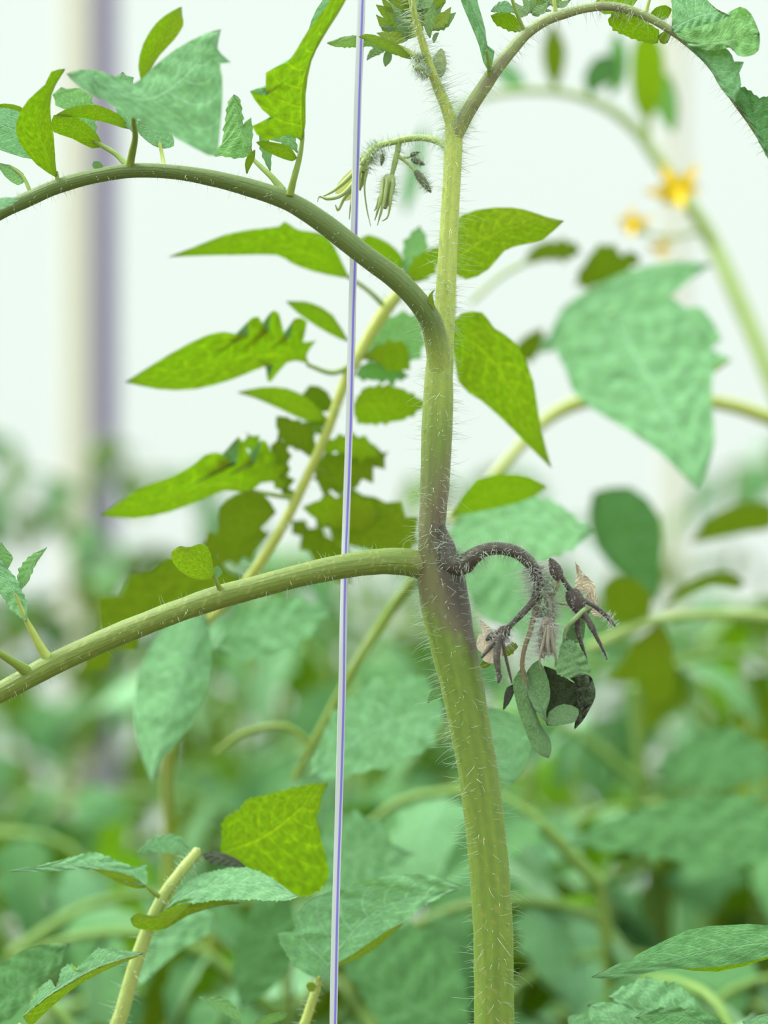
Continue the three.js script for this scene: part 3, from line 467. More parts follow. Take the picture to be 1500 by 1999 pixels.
{ // small dried bud pointing up
  const [m, S] = bud('withered_flower', plant, plant, [1092, 1130], [1074, 1090], 14, 8, dryMat, 5); put('flower_hair', hairs(S, 120, 0.0014, 0, 1, 0.00006), dryHairMat, plant, m, 'stuff');
}
{ // dried flower with cream petals
  const [m, S] = bud('withered_flower', plant, plant, [1114, 1152], [1140, 1206], 19, 6, dryMat, 7); put('flower_hair', hairs(S, 160, 0.0016, 0, 1, 0.00006), dryHairMat, plant, m, 'stuff');
  sepals(plant, m, [[[1140, 1172, 10, 5], [1162, 1184, 11, 4.5], [1184, 1202, 11, 4.5], [1201, 1222, 11, 2.5]], [[1140, 1195, 10, 5], [1155, 1222, 11, 6.5], [1166, 1245, 11, 4], [1178, 1268, 11, 3], [1186, 1288, 11, 1.2]], [[1132, 1195, 8, 6], [1128, 1225, 8, 5], [1135, 1255, 8, 4], [1146, 1286, 8, 2]]], stemMat, ray);
  put('flower_hair', hairs(tube([[1180, 1200, 11, 4], [1200, 1220, 11, 3]], G_STEM).S, 60, 0.002), dryHairMat, plant, m, 'stuff');
  for (const q of [{ m: [1130, 1158, 1136, 1132, 1123, 1095], l: [1122, 1148, 1126, 1122], r: [1146, 1142, 1136, 1115], z: 3 }, { m: [1136, 1160, 1152, 1142, 1140, 1120], l: [1138, 1145, 1138, 1130], r: [1160, 1155, 1160, 1138], z: 5 }, { m: [1145, 1165, 1160, 1172, 1166, 1190], l: [1155, 1150, 1168, 1168], r: [1148, 1180, 1160, 1188], z: 4 }, { m: [1152, 1182, 1164, 1196, 1172, 1206], l: [1165, 1182, 1174, 1196], r: [1152, 1195, 1164, 1205], z: 5 }]) leaf('petal', plant, m, [creamMat, creamMat], { ...q, w: 1.2, freq: 2 });
}
// limp leaves hanging from it
const limp = stalk('leaf_stalk', [[1160, 1184, 8, 3], [1142, 1190, 10, 5], [1125, 1206, 10, 5], [1108, 1224, 9, 4], [1102, 1250, 8, 3], [1112, 1285, 8, 2]], [0.2, 0.3, 0.12]);
leaf('withered_leaflet', plant, limp, L_LIMP, { m: [1022, 1300, 1030, 1350, 1048, 1410, 1072, 1480], l: [1002, 1328, 1006, 1362, 1020, 1412, 1040, 1458, 1058, 1476], r: [1034, 1330, 1040, 1368, 1056, 1415, 1074, 1442, 1077, 1465], z: 8, zt: 10, k: 0, f: -0.35, w: 0.7 });
leaf('withered_leaflet', plant, limp, L_LIMP, { m: [1030, 1310, 1046, 1350, 1068, 1410], l: [1026, 1340, 1042, 1380, 1058, 1402], r: [1052, 1288, 1072, 1330, 1074, 1365, 1066, 1390], z: 6, zt: 10, k: -0.2, f: 0.3, w: 1 });
leaf('withered_leaflet', plant, limp, L_WILT, { m: [1004, 1336, 994, 1352, 983, 1386], l: [990, 1342, 984, 1362], r: [1004, 1352, 994, 1374], z: 6, w: 0.6 });
leaf('withered_leaflet', plant, limp, L_LIMP, { m: [1158, 1186, 1128, 1215, 1118, 1256], l: [1135, 1192, 1108, 1218, 1104, 1245], r: [1146, 1205, 1142, 1232, 1138, 1252], z: 7, k: 0, f: -0.4, w: 0.6 });
leaf('withered_leaflet', plant, limp, L_LIMP, { m: [1102, 1248, 1118, 1285, 1130, 1318], l: [1094, 1262, 1088, 1290, 1084, 1312, 1108, 1326], r: [1122, 1252, 1150, 1290, 1156, 1318, 1142, 1315], z: 12, zt: 12, k: -0.35, f: 0.1, w: 1.2, freq: 2, ser: 2 });
leaf('withered_leaflet', plant, limp, L_WILT, { m: [1062, 1300, 1085, 1350, 1122, 1404], l: [1066, 1335, 1064, 1380, 1068, 1416, 1105, 1412], r: [1085, 1308, 1112, 1328, 1135, 1345, 1132, 1385], z: 5, zt: 9, k: 0.2, f: 0.2, w: 2, freq: 1.5 });
leaf('withered_leaflet', plant, limp, L_WILT, { m: [1110, 1322, 1138, 1352, 1122, 1424], l: [1122, 1330, 1128, 1370, 1124, 1400], r: [1148, 1316, 1160, 1335, 1163, 1360, 1152, 1384, 1138, 1408], z: 10, zt: 9, k: 0, f: -0.25, w: 3.4, freq: 3.2 });
leaf('withered_leaflet', plant, limp, L_LIMP, { m: [1068, 1414, 1095, 1395, 1128, 1402], l: [1072, 1390, 1100, 1374, 1130, 1384], r: [1082, 1416, 1105, 1414, 1122, 1410], z: 12, k: -0.5, w: 0.5 });
leaf('bract', plant, plant, L_YOUNG, { m: [864, 1340, 850, 1350, 834, 1372], l: [852, 1338, 840, 1352], r: [862, 1358, 846, 1368], z: -3, k: -0.3, w: 0.2 });

// ---------------------------------------------------------------- neighbouring plants
// each has a stem that runs down to the ground film outside the frame
function neighbour(label, foot, pts, col = G_LEAFY, hairCount = 0) {
  const root = thing('tomato_plant', label, 'plant', at(foot[0], foot[1], foot[2]).setY(0));
  const t = tube(pts, col, 0, 16), s = put('stem', t.g, stemMat, root);
  if (hairCount) put('stem_hair', hairs(t.S, hairCount, 0.003, 0.3, 1), hairMat, root, s, 'stuff');
  root.stemMesh = s; return root;
}
const down = (x, y, z, r) => { const py = 999.5 + EYE * F / (D0 - (z + push) / 1000); return [[x, py, z, r], [x, (py + y) / 2, z, r]]; };

{ // yellow-green compound leaf behind the string
  push = -28;
  const P = neighbour('tomato plant with long pointed backlit leaflets on a slanting stalk behind the string', [330, 0, -300], [...down(330, 1900, -300, 12), [330, 1700, -270, 12], [330, 1480, -170, 11], [345, 1350, -125, 11], [385, 1240, -108, 10.5], [435, 1185, -85, 10], [475, 1145, -72, 10], [545, 1040, -66, 10], [600, 930, -63, 9.5], [640, 840, -61, 9.5], [672, 750, -60, 10], [705, 685, -60, 11], [755, 602, -60, 13], [790, 560, -60, 10], [830, 500, -62, 8]], [0.3, 0.36, 0.06], 300);
  const S = P.stemMesh, pt = (pts) => { const t = tube(pts, G_LEAFY, 0, 10); return put('leaf_stalk', t.g, stemMat, P); };
  const lf = (o, m = L_YOUNG, parent = P) => leaf('leaflet', P, parent, m, o);
  let s = pt([[755, 602, -60, 6], [720, 568, -58, 4.5], [680, 540, -56, 4]]);
  lf({ m: [682, 542, 600, 492, 500, 472, 400, 480, 328, 502], l: [665, 505, 640, 462, 605, 452, 580, 448, 556, 432, 545, 442, 500, 447, 440, 458, 380, 482], r: [668, 542, 612, 530, 570, 514, 540, 498, 470, 498, 400, 499], z: -56, zt: -48, k: 0.5, under: 1 }, L_YOUNG, s);
  lf({ m: [700, 470, 745, 490, 790, 520], l: [720, 458, 760, 475, 785, 500], r: [712, 490, 750, 520, 780, 530], z: -58, k: 0.5, under: 1 }, L_YOUNG, s);
  s = pt([[690, 712, -60, 6], [650, 728, -58, 5], [600, 712, -56, 4]]);
  lf({ m: [605, 712, 540, 692, 440, 705, 340, 722, 244, 746], l: [598, 690, 618, 664, 592, 668, 600, 628, 575, 622, 566, 660, 556, 655, 545, 612, 528, 610, 524, 650, 505, 618, 484, 628, 484, 655, 440, 648, 400, 656, 330, 692], r: [592, 705, 560, 708, 530, 744, 522, 740, 535, 712, 500, 722, 450, 742, 380, 760, 310, 760], z: -56, zt: -46, k: 0.5, under: 1 }, L_YOUNG, s);
  lf({ m: [682, 668, 630, 615, 558, 588], l: [650, 615, 610, 592, 585, 588], r: [660, 660, 620, 638, 580, 610], z: -58, k: 0.5, under: 1 }, L_YOUNG, s);
  lf({ m: [640, 818, 560, 785, 462, 766], l: [605, 780, 560, 758, 510, 756], r: [600, 822, 550, 800, 500, 778], z: -62, k: 0.4, under: 1 }, L_YOUNG, S);
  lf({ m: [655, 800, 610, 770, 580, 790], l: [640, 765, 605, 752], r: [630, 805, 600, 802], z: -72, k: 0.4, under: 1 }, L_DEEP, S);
  lf({ m: [690, 790, 760, 790, 835, 788], l: [715, 752, 770, 752, 815, 772], r: [700, 830, 760, 828, 810, 812], z: -62, k: 0.4, under: 1, ser: 4 }, L_YOUNG, S);
  lf({ m: [705, 690, 760, 670, 830, 640], l: [720, 640, 770, 610, 820, 610], r: [740, 705, 790, 715, 830, 690], z: -66, k: -0.4, ser: 7 }, L_YOUNG, S);
  lf({ m: [700, 700, 740, 705, 800, 700], l: [740, 670, 790, 660], r: [730, 700, 760, 728, 800, 725], z: -60, k: 0.4, under: 1, ser: 6 }, L_YOUNG, S);
  s = pt([[580, 972, -65, 6], [545, 968, -63, 5], [490, 958, -61, 4]]);
  lf({ m: [492, 958, 420, 945, 320, 968, 194, 1006], l: [520, 930, 528, 880, 512, 858, 498, 905, 488, 890, 466, 852, 462, 906, 430, 884, 400, 888, 380, 905, 335, 930, 270, 955], r: [470, 962, 440, 958, 400, 974, 330, 1000, 260, 1013], z: -61, zt: -52, k: 0.5, under: 1 }, L_YOUNG, s);
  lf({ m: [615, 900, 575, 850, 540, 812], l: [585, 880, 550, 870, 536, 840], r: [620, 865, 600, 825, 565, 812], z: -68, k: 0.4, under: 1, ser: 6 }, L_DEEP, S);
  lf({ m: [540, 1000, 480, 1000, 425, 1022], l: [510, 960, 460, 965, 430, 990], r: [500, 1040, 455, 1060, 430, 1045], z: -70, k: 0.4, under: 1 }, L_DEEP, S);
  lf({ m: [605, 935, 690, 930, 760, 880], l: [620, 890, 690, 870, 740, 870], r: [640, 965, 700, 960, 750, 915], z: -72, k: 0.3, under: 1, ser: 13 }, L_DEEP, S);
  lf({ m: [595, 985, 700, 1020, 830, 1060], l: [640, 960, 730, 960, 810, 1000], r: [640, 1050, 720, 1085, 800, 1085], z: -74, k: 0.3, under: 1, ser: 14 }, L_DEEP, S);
  lf({ m: [590, 990, 660, 1010, 740, 1000], l: [630, 970, 700, 965], r: [620, 1020, 680, 1040, 730, 1020], z: -70, k: 0.4, under: 1, ser: 6 }, L_YOUNG, S);
  lf({ m: [560, 965, 520, 900, 480, 842], l: [520, 950, 492, 905, 470, 870], r: [560, 925, 535, 880, 500, 850], z: -66, k: 0.4, under: 1, ser: 12 }, L_YOUNG, S);
  lf({ m: [575, 985, 540, 930, 545, 850], l: [545, 960, 528, 905, 530, 870], r: [575, 945, 570, 895, 558, 862], z: -70, k: 0.4, under: 1, ser: 9 }, L_DEEP, S);
  lf({ m: [625, 880, 690, 860, 745, 892], l: [660, 842, 710, 850, 735, 872], r: [660, 890, 705, 900], z: -66, k: 0.4, under: 1, ser: 7 }, L_YOUNG, S);
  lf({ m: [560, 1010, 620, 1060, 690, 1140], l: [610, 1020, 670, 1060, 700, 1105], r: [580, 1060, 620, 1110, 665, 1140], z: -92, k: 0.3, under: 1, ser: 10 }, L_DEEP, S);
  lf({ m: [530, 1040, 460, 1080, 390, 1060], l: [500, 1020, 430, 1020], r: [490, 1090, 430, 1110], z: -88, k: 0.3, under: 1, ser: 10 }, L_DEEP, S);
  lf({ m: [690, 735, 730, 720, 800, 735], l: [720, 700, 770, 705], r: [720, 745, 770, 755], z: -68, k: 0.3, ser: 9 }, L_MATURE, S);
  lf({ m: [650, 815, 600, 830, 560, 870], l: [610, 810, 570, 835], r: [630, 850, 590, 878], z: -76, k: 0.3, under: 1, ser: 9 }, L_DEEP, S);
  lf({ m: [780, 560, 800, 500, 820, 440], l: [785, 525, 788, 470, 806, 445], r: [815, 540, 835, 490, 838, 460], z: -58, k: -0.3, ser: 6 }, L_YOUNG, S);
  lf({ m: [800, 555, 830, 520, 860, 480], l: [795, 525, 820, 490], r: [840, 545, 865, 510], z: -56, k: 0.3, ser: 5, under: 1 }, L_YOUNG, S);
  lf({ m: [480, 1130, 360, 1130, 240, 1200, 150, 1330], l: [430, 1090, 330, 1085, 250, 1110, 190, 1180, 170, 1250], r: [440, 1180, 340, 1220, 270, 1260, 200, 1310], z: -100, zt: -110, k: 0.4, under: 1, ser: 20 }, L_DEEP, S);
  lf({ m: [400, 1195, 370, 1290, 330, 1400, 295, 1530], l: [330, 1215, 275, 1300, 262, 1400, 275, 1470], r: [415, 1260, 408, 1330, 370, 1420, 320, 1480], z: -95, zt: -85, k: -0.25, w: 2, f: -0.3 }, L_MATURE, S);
}
{ // right hand neighbour close behind the stem
  push = -14;
  const P = neighbour('tomato plant whose broad leaves spread just behind the hairy stem', [962, 0, -60], [...down(962, 2100, -62, 12), [964, 1900, -62, 12], [950, 1650, -62, 12], [915, 1400, -60, 12], [872, 1180, -58, 12], [848, 1000, -56, 11], [856, 800, -55, 10], [880, 620, -50, 9], [882, 500, -46, 7]], G_LEAFY);
  const lf = (o, m = L_YOUNG) => leaf('leaflet', P, P.stemMesh, m, o);
  lf({ m: [870, 520, 940, 470, 1010, 440, 1102, 431], l: [880, 440, 930, 410, 1000, 405, 1040, 414, 1070, 424], r: [910, 546, 955, 525, 985, 490, 1020, 478, 1060, 468], z: -40, zt: -30, k: 0.4, fr: 0.2, f: -0.5, under: 1 });
  lf({ m: [880, 640, 950, 690, 1010, 780, 1078, 915], l: [900, 612, 942, 610, 965, 640, 1010, 672, 1042, 745, 1055, 830], r: [895, 745, 940, 782, 985, 822, 1030, 868], z: -44, zt: -50, k: 0.35, under: 1, w: 1 });
  lf({ m: [880, 1008, 960, 960, 1070, 950], l: [930, 935, 1010, 925, 1050, 938], r: [930, 1000, 1000, 985, 1045, 968], z: -90, k: 0.5, under: 1 });
  lf({ m: [860, 1075, 960, 1020, 1060, 1010, 1160, 1040], l: [900, 990, 1000, 960, 1100, 985], r: [930, 1110, 1020, 1110, 1110, 1080], z: -130, zt: -110, k: -0.6, w: 2, ser: 6 }, L_MATURE);
  lf({ m: [900, 1120, 980, 1120, 1080, 1180], l: [960, 1070, 1040, 1090], r: [930, 1190, 1000, 1230, 1060, 1220], z: -150, k: -0.6, w: 2 }, L_MATURE);
  lf({ m: [870, 1380, 790, 1400, 700, 1440, 600, 1520], l: [820, 1310, 720, 1330, 640, 1400], r: [840, 1470, 740, 1500, 660, 1530], z: -110, zt: -90, k: -0.5, w: 2, ser: 8 }, L_MATURE);
  put('leaf_stalk', tube([[575, 1520, -150, 7], [640, 1400, -148, 9], [700, 1290, -145, 10], [765, 1190, -142, 11], [850, 1080, -120, 10]], G_LEAFY, 0, 10).g, stemMat, P);
  put('leaf_stalk', tube([[610, 1455, -150, 7], [560, 1420, -150, 7], [480, 1430, -152, 6], [420, 1470, -155, 5]], G_LEAFY, 0, 10).g, stemMat, P);
  lf({ m: [650, 1190, 540, 1215, 410, 1270], l: [570, 1160, 470, 1195], r: [580, 1270, 480, 1290], z: -135, k: -0.5, w: 2, ser: 8 }, L_MATURE);
  lf({ m: [410, 1160, 340, 1160, 275, 1190], l: [370, 1125, 310, 1140], r: [370, 1200, 310, 1215], z: -130, k: -0.5, w: 2 }, L_MATURE);
  lf({ m: [620, 1725, 700, 1660, 812, 1668], l: [625, 1640, 640, 1580, 700, 1585, 760, 1610, 755, 1640], r: [680, 1740, 740, 1720, 780, 1695], z: -95, k: -0.4, w: 2, ser: 9 }, L_MATURE);
  lf({ m: [920, 2020, 800, 1960, 660, 1880], l: [900, 1850, 800, 1800, 700, 1820], r: [850, 2050, 740, 2000], z: -120, k: -0.4, w: 2, ser: 8 }, L_DEEP);
  lf({ m: [560, 1750, 520, 1850, 470, 1965], l: [500, 1760, 465, 1830, 455, 1900], r: [580, 1800, 570, 1880, 520, 1940], z: -140, k: -0.2, w: 2 }, L_DEEP);
  lf({ m: [1560, 1610, 1400, 1610, 1250, 1600, 1100, 1652], l: [1450, 1545, 1330, 1555, 1200, 1590], r: [1480, 1690, 1350, 1690, 1200, 1665], z: -190, k: -0.5, w: 2, ser: 8 }, L_DEEP);
  lf({ m: [1540, 1500, 1400, 1470, 1280, 1500], l: [1450, 1420, 1350, 1430], r: [1450, 1540, 1350, 1540], z: -260, k: -0.5, w: 2, ser: 8 }, L_DEEP);
  lf({ m: [950, 1380, 1000, 1430, 1000, 1530], l: [955, 1430, 965, 1490, 985, 1525], r: [1010, 1395, 1040, 1440, 1025, 1500], z: -60, k: -0.3, w: 1 }, L_MATURE);
}
push = 0;
const FL = [0.22, 0.32, 0.08];
function flower(root, px, py, z, s, axis) { // open yellow tomato flower
  const c = at(px, py, z), q = new THREE.Quaternion().setFromUnitVectors(V(0, 1, 0), axis.clone().normalize()), place = (g) => { g.applyQuaternion(q); g.translate(c.x, c.y, c.z); return g; };
  const cone = new THREE.LatheGeometry([[0.0001, 0], [0.0022, 0.0005], [0.0026, 0.003], [0.0016, 0.0075], [0.0006, 0.0105], [0.0001, 0.011]].map((p) => new THREE.Vector2(p[0] * s, p[1] * s)), 14);
  const m = put('flower', place(cone), antherMat, root); m.userData.label = 'yellow star-shaped flower';
  for (let i = 0; i < 5; i++) for (const [nm, L, W, off, mat, dy] of [['petal', 0.0125, 0.0032, 0, petalMat, 0.001], ['sepal', 0.009, 0.0012, 0.63, L_YOUNG[0], -0.001]]) {
    const rows = [], a = i / 5 * Math.PI * 2 + off;
    for (let t = 0; t <= 8; t++) { const e = t / 8, row = [], w = W * s * Math.sin(Math.PI * Math.pow(0.08 + 0.92 * e, 0.7)), x = (0.001 + L * e) * s, y = (dy - 0.006 * e * e * (nm === 'petal' ? 1 : -0.3)) * s; for (let j = -2; j <= 2; j++) { const zz = j / 2 * w; row.push(V(x * Math.cos(a) - zz * Math.sin(a), y - Math.abs(zz) * 0.25, x * Math.sin(a) + zz * Math.cos(a))); } row.v = e; rows.push(row); }
    put(nm, place(leafSheet(rows)), [mat, mat], root, m);
  }
}
{ // flowering plant behind on the right
  const P = neighbour('flowering tomato plant with yellow star flowers and an arching stem', [1560, 0, -330], [...down(1640, 1500, -330, 20), [1590, 1000, -340, 19], [1500, 725, -350, 18], [1440, 580, -360, 18], [1390, 470, -370, 17], [1345, 395, -375, 14], [1290, 320, -380, 12.5], [1240, 252, -380, 11], [1180, 207, -380, 9.5], [1110, 182, -380, 8.5], [1040, 176, -380, 8], [960, 185, -380, 7], [880, 215, -380, 5]], [0.24, 0.34, 0.11]);
  const S = P.stemMesh, lf = (o, m = L_MATURE) => leaf('leaflet', P, S, m, o);
  const st = (pts, col = FL) => put('leaf_stalk', tube(pts, col, 0, 10).g, stemMat, P);
  put('truss_stalk', tube([[1392, 480, -370, 7], [1372, 440, -360, 5], [1345, 405, -352, 5], [1328, 392, -350, 5]], FL, 0, 10).g, stemMat, P);
  put('truss_stalk', tube([[1375, 450, -360, 5], [1320, 462, -360, 4], [1270, 458, -360, 4], [1242, 448, -360, 4]], FL, 0, 10).g, stemMat, P);
  flower(P, 1322, 372, -350, 1.0, V(0.15, -0.75, 0.6)); flower(P, 1238, 440, -360, 0.62, V(-0.2, -0.7, 0.6)); flower(P, 1290, 485, -360, 0.5, V(0.2, -0.9, 0.3));
  st([[1500, 815, -250, 15], [1440, 795, -248, 14], [1380, 783, -246, 14], [1280, 775, -245, 14], [1180, 778, -243, 14], [1120, 790, -240, 14], [1060, 825, -238, 12], [1000, 890, -235, 10], [940, 955, -232, 9], [880, 1015, -230, 8]], [0.3, 0.36, 0.07]);
  st([[1640, 900, -330, 14], [1580, 850, -270, 14], [1500, 815, -250, 15]], [0.3, 0.44, 0.1]);
  st([[1230, 778, -245, 8], [1215, 700, -225, 7], [1192, 612, -205, 6]]);
  lf({ m: [1192, 612, 1240, 690, 1300, 800, 1362, 955], l: [1150, 605, 1110, 640, 1082, 672, 1105, 722, 1120, 765, 1160, 800, 1230, 842, 1290, 885, 1330, 925], r: [1260, 585, 1310, 580, 1340, 602, 1370, 600, 1410, 662, 1385, 680, 1430, 702, 1396, 715, 1390, 790, 1396, 860, 1380, 920], z: -205, zt: -185, k: -0.35, f: -0.15, w: 2.5 });
  lf({ m: [1070, 665, 1160, 590, 1260, 545, 1392, 516], l: [1100, 600, 1170, 555, 1250, 522, 1330, 510], r: [1120, 672, 1200, 640, 1290, 592, 1350, 545], z: -240, zt: -225, k: -0.6, w: 2 });
  st([[920, 590, -260, 5], [985, 535, -262, 5], [1050, 505, -262, 5], [1120, 500, -262, 4]]);
  lf({ m: [1020, 515, 1070, 485, 1135, 492], l: [1050, 472, 1095, 465, 1125, 470], r: [1070, 512, 1110, 512], z: -262, k: 0.5, under: 1, ser: 6 }, L_DEEP);
  lf({ m: [1120, 560, 1170, 520, 1250, 500], l: [1140, 505, 1185, 470, 1215, 490, 1235, 480], r: [1160, 565, 1210, 545, 1260, 515], z: -262, k: 0.5, under: 1, ser: 8 }, L_DEEP);
  lf({ m: [1060, 640, 1030, 690, 1000, 690], l: [1035, 650, 1010, 670], r: [1060, 670, 1035, 710], z: -255, k: 0.4, under: 1 }, L_DEEP);
  lf({ m: [1175, 600, 1120, 640, 1050, 690], l: [1130, 600, 1080, 635], r: [1150, 640, 1080, 685], z: -255, k: -0.4, ser: 8 }, L_MATURE);
  st([[1262, 285, -380, 8], [1266, 200, -378, 8], [1262, 100, -376, 8], [1262, 30, -376, 7]]);
  lf({ m: [1262, 240, 1265, 160, 1262, 60], l: [1238, 200, 1232, 130, 1240, 80], r: [1290, 200, 1298, 130, 1288, 80], z: -376, k: 0.4, under: 1 }, L_YOUNG);
  lf({ m: [1275, 130, 1310, 190, 1318, 260], l: [1270, 180, 1295, 240], r: [1310, 150, 1325, 210], z: -390, k: 0.1 }, L_YOUNG);
  lf({ m: [1085, 178, 1082, 110, 1078, 40], l: [1065, 140, 1060, 90], r: [1100, 140, 1105, 90], z: -380, k: 0.4, under: 1 }, L_DEEP);
  lf({ m: [1150, 190, 1170, 130, 1200, 110], l: [1140, 150, 1165, 110], r: [1175, 170, 1205, 150, 1210, 125], z: -380, k: 0.2 }, L_DEEP);
  lf({ m: [1190, 190, 1210, 130, 1205, 60], l: [1188, 150, 1190, 95], r: [1220, 160, 1225, 100], z: -385, k: 0.2 }, L_MATURE);
  lf({ m: [1030, 178, 1000, 150, 960, 120], l: [1000, 178, 970, 150], r: [1015, 140, 985, 118], z: -390, k: -0.2 }, L_MATURE);
  lf({ m: [920, 200, 905, 235, 880, 270], l: [900, 205, 880, 235], r: [925, 225, 905, 260], z: -380, k: 0.2, ser: 6 }, L_MATURE);
  lf({ m: [830, 240, 800, 330, 790, 420], l: [805, 290, 785, 370], r: [830, 310, 812, 380], z: -430, k: -0.3 }, L_MATURE);
  st([[1150, 1265, -250, 9], [1230, 1228, -252, 10], [1300, 1207, -255, 10], [1400, 1200, -258, 10], [1520, 1206, -270, 11], [1620, 1230, -320, 12]]);
  lf({ m: [1290, 1215, 1275, 1290, 1290, 1380], l: [1310, 1250, 1318, 1310, 1310, 1360], r: [1245, 1250, 1200, 1310, 1190, 1330, 1240, 1330, 1265, 1370], z: -250, k: 0.4, under: 1 }, L_DEEP);
  lf({ m: [1260, 1215, 1220, 1180, 1175, 1150], l: [1225, 1220, 1185, 1195], r: [1275, 1170, 1240, 1130, 1195, 1128], z: -255, k: 0.4, under: 1 }, L_DEEP);
  lf({ m: [1290, 1190, 1370, 1125, 1455, 1140], l: [1330, 1145, 1390, 1118, 1430, 1118], r: [1330, 1170, 1390, 1142, 1440, 1150], z: -260, k: 0.5, under: 1 }, L_DEEP);
  lf({ m: [1285, 1175, 1210, 1080, 1160, 960], l: [1290, 1110, 1290, 1010, 1230, 950], r: [1220, 1130, 1165, 1070, 1150, 1000], z: -300, zt: -280, k: -0.3, w: 2 }, L_DEEP);
  lf({ m: [1350, 1060, 1420, 1000, 1510, 985], l: [1380, 1015, 1450, 980], r: [1390, 1055, 1460, 1040, 1510, 1030], z: -330, k: 0.3, under: 1 }, L_DEEP);
}
{ // shoot with spreading leaflets, lower left
  const P = neighbour('short tomato shoot with two spreading pale leaflets low beside the string', [180, 0, -32], [...down(180, 2150, -34, 16), [215, 2060, -33, 15], [240, 1970, -32, 14.5], [272, 1860, -31, 13.5], [318, 1752, -30, 12], [355, 1700, -30, 11], [388, 1660, -31, 10]], [0.25, 0.33, 0.08], 160);
  const S = P.stemMesh, lf = (o, m = L_MATURE) => leaf('leaflet', P, S, m, o);
  put('leaf_stalk', tube([[318, 1755, -30, 6], [300, 1742, -28, 4], [284, 1728, -27, 3]], G_LEAFY, 0, 10).g, stemMat, P);
  lf({ m: [288, 1730, 220, 1695, 120, 1690, 15, 1701], l: [286, 1685, 260, 1692, 190, 1662, 140, 1672, 80, 1688], r: [275, 1728, 230, 1718, 180, 1698, 100, 1702], z: -27, zt: -18, k: -0.7, f: -0.15, w: 1, ser: 3 });
  lf({ m: [286, 1732, 245, 1712, 180, 1696], l: [262, 1712, 220, 1700], r: [265, 1735, 225, 1720], z: -28, k: 0.6, under: 1 });
  lf({ m: [325, 1775, 380, 1740, 480, 1725, 584, 1750], l: [355, 1725, 410, 1700, 480, 1692, 530, 1712, 560, 1735], r: [360, 1768, 430, 1758, 500, 1758, 555, 1760], z: -26, zt: -14, k: -0.8, w: 1, ser: 2 });
  lf({ m: [375, 1762, 330, 1790, 255, 1793], l: [340, 1768, 300, 1788, 270, 1782], r: [350, 1790, 315, 1815, 285, 1816, 260, 1808], z: -22, k: 0.5, under: 1 });
  lf({ m: [330, 1772, 400, 1772, 470, 1762], l: [360, 1755, 420, 1755], r: [320, 1815, 360, 1790, 420, 1768], z: -27, k: 0.6, under: 1 });
  lf({ m: [430, 1665, 500, 1640, 560, 1600, 640, 1528], l: [432, 1610, 442, 1592, 468, 1578, 480, 1560, 560, 1540, 600, 1530], r: [480, 1692, 540, 1740, 600, 1752, 640, 1725, 640, 1680, 620, 1600], z: -50, zt: -46, k: 0.6, under: 1, ser: 3 }, L_YOUNG);
  lf({ m: [375, 1662, 330, 1640, 265, 1668], l: [350, 1630, 310, 1628, 285, 1642], r: [345, 1668, 310, 1665], z: -48, k: -0.3, ser: 4 });
  lf({ m: [395, 1668, 430, 1672, 480, 1692], l: [420, 1662, 460, 1675], r: [410, 1685, 450, 1692], z: -36, k: -0.4 }, L_WILT);
  lf({ m: [250, 1945, 300, 1850, 420, 1790], l: [280, 1850, 340, 1790, 400, 1775], r: [300, 1900, 360, 1850, 420, 1815], z: -95, k: -0.5, w: 2 }, L_MATURE);
}
{ // toothed leaf at the corner
  const P = neighbour('low tomato shoot with a folded toothed leaflet beside its dark mottled leaf', [20, 0, -15], [...down(0, 2300, -24, 12), [10, 2180, -20, 10], [25, 2080, -16, 8], [40, 2000, -12, 6]], G_LEAFY);
  const lf = (o, m = L_MATURE) => leaf('leaflet', P, P.stemMesh, m, o);
  lf({ m: [45, 1985, 110, 1930, 190, 1885, 282, 1860], l: [70, 1935, 100, 1910, 108, 1930, 120, 1890, 140, 1880, 145, 1895, 190, 1850, 240, 1855], r: [80, 1965, 130, 1925, 200, 1890], z: -12, zt: -8, k: -0.6, f: 0.1, ser: 2 });
  lf({ m: [45, 1985, 110, 1935, 185, 1892, 280, 1862], l: [90, 1948, 140, 1918, 200, 1885], r: [58, 2002, 75, 1990, 130, 1940, 190, 1902], z: -9, zt: -7, k: 0.5, under: 1 });
  lf({ m: [-30, 2000, 40, 1920, 138, 1842], l: [-30, 1920, 20, 1870, 80, 1845], r: [20, 1990, 80, 1920, 120, 1880], z: -45, k: -0.4, w: 1.5 }, L_DEEP);
}
{ // pale leaf by the foot of the string
  const P = neighbour('tomato shoot with one broad pale leaf rising beside the string foot', [560, 0, -36], [...down(540, 2200, -36, 12), [575, 2060, -36, 11], [600, 1985, -36, 9.5], [616, 1935, -35, 8.5], [624, 1908, -34, 7]], [0.28, 0.36, 0.08], 60);
  const lf = (o, m = L_MATURE) => leaf('leaflet', P, P.stemMesh, m, o);
  lf({ m: [624, 1912, 680, 1830, 760, 1765, 908, 1732], l: [585, 1895, 562, 1870, 540, 1822, 572, 1818, 580, 1785, 612, 1752, 700, 1722, 780, 1706, 850, 1710], r: [660, 1890, 685, 1868, 720, 1850, 760, 1815, 790, 1802, 835, 1765], z: -34, zt: -24, k: -0.55, f: 0.12, w: 1.4, ser: 2 });
  lf({ m: [640, 1892, 720, 1850, 790, 1800], l: [690, 1862, 750, 1820], r: [700, 1872, 750, 1838], z: -32, k: 0.5, under: 1 });
  lf({ m: [626, 1912, 640, 1900, 655, 1880], l: [625, 1898, 640, 1885], r: [645, 1910, 655, 1895], z: -30, k: -0.3, w: 0.2 });
  lf({ m: [618, 1925, 606, 1930, 598, 1924], l: [612, 1918, 602, 1918], r: [612, 1936, 602, 1934], z: -30, w: 0.2, under: 1 });
}
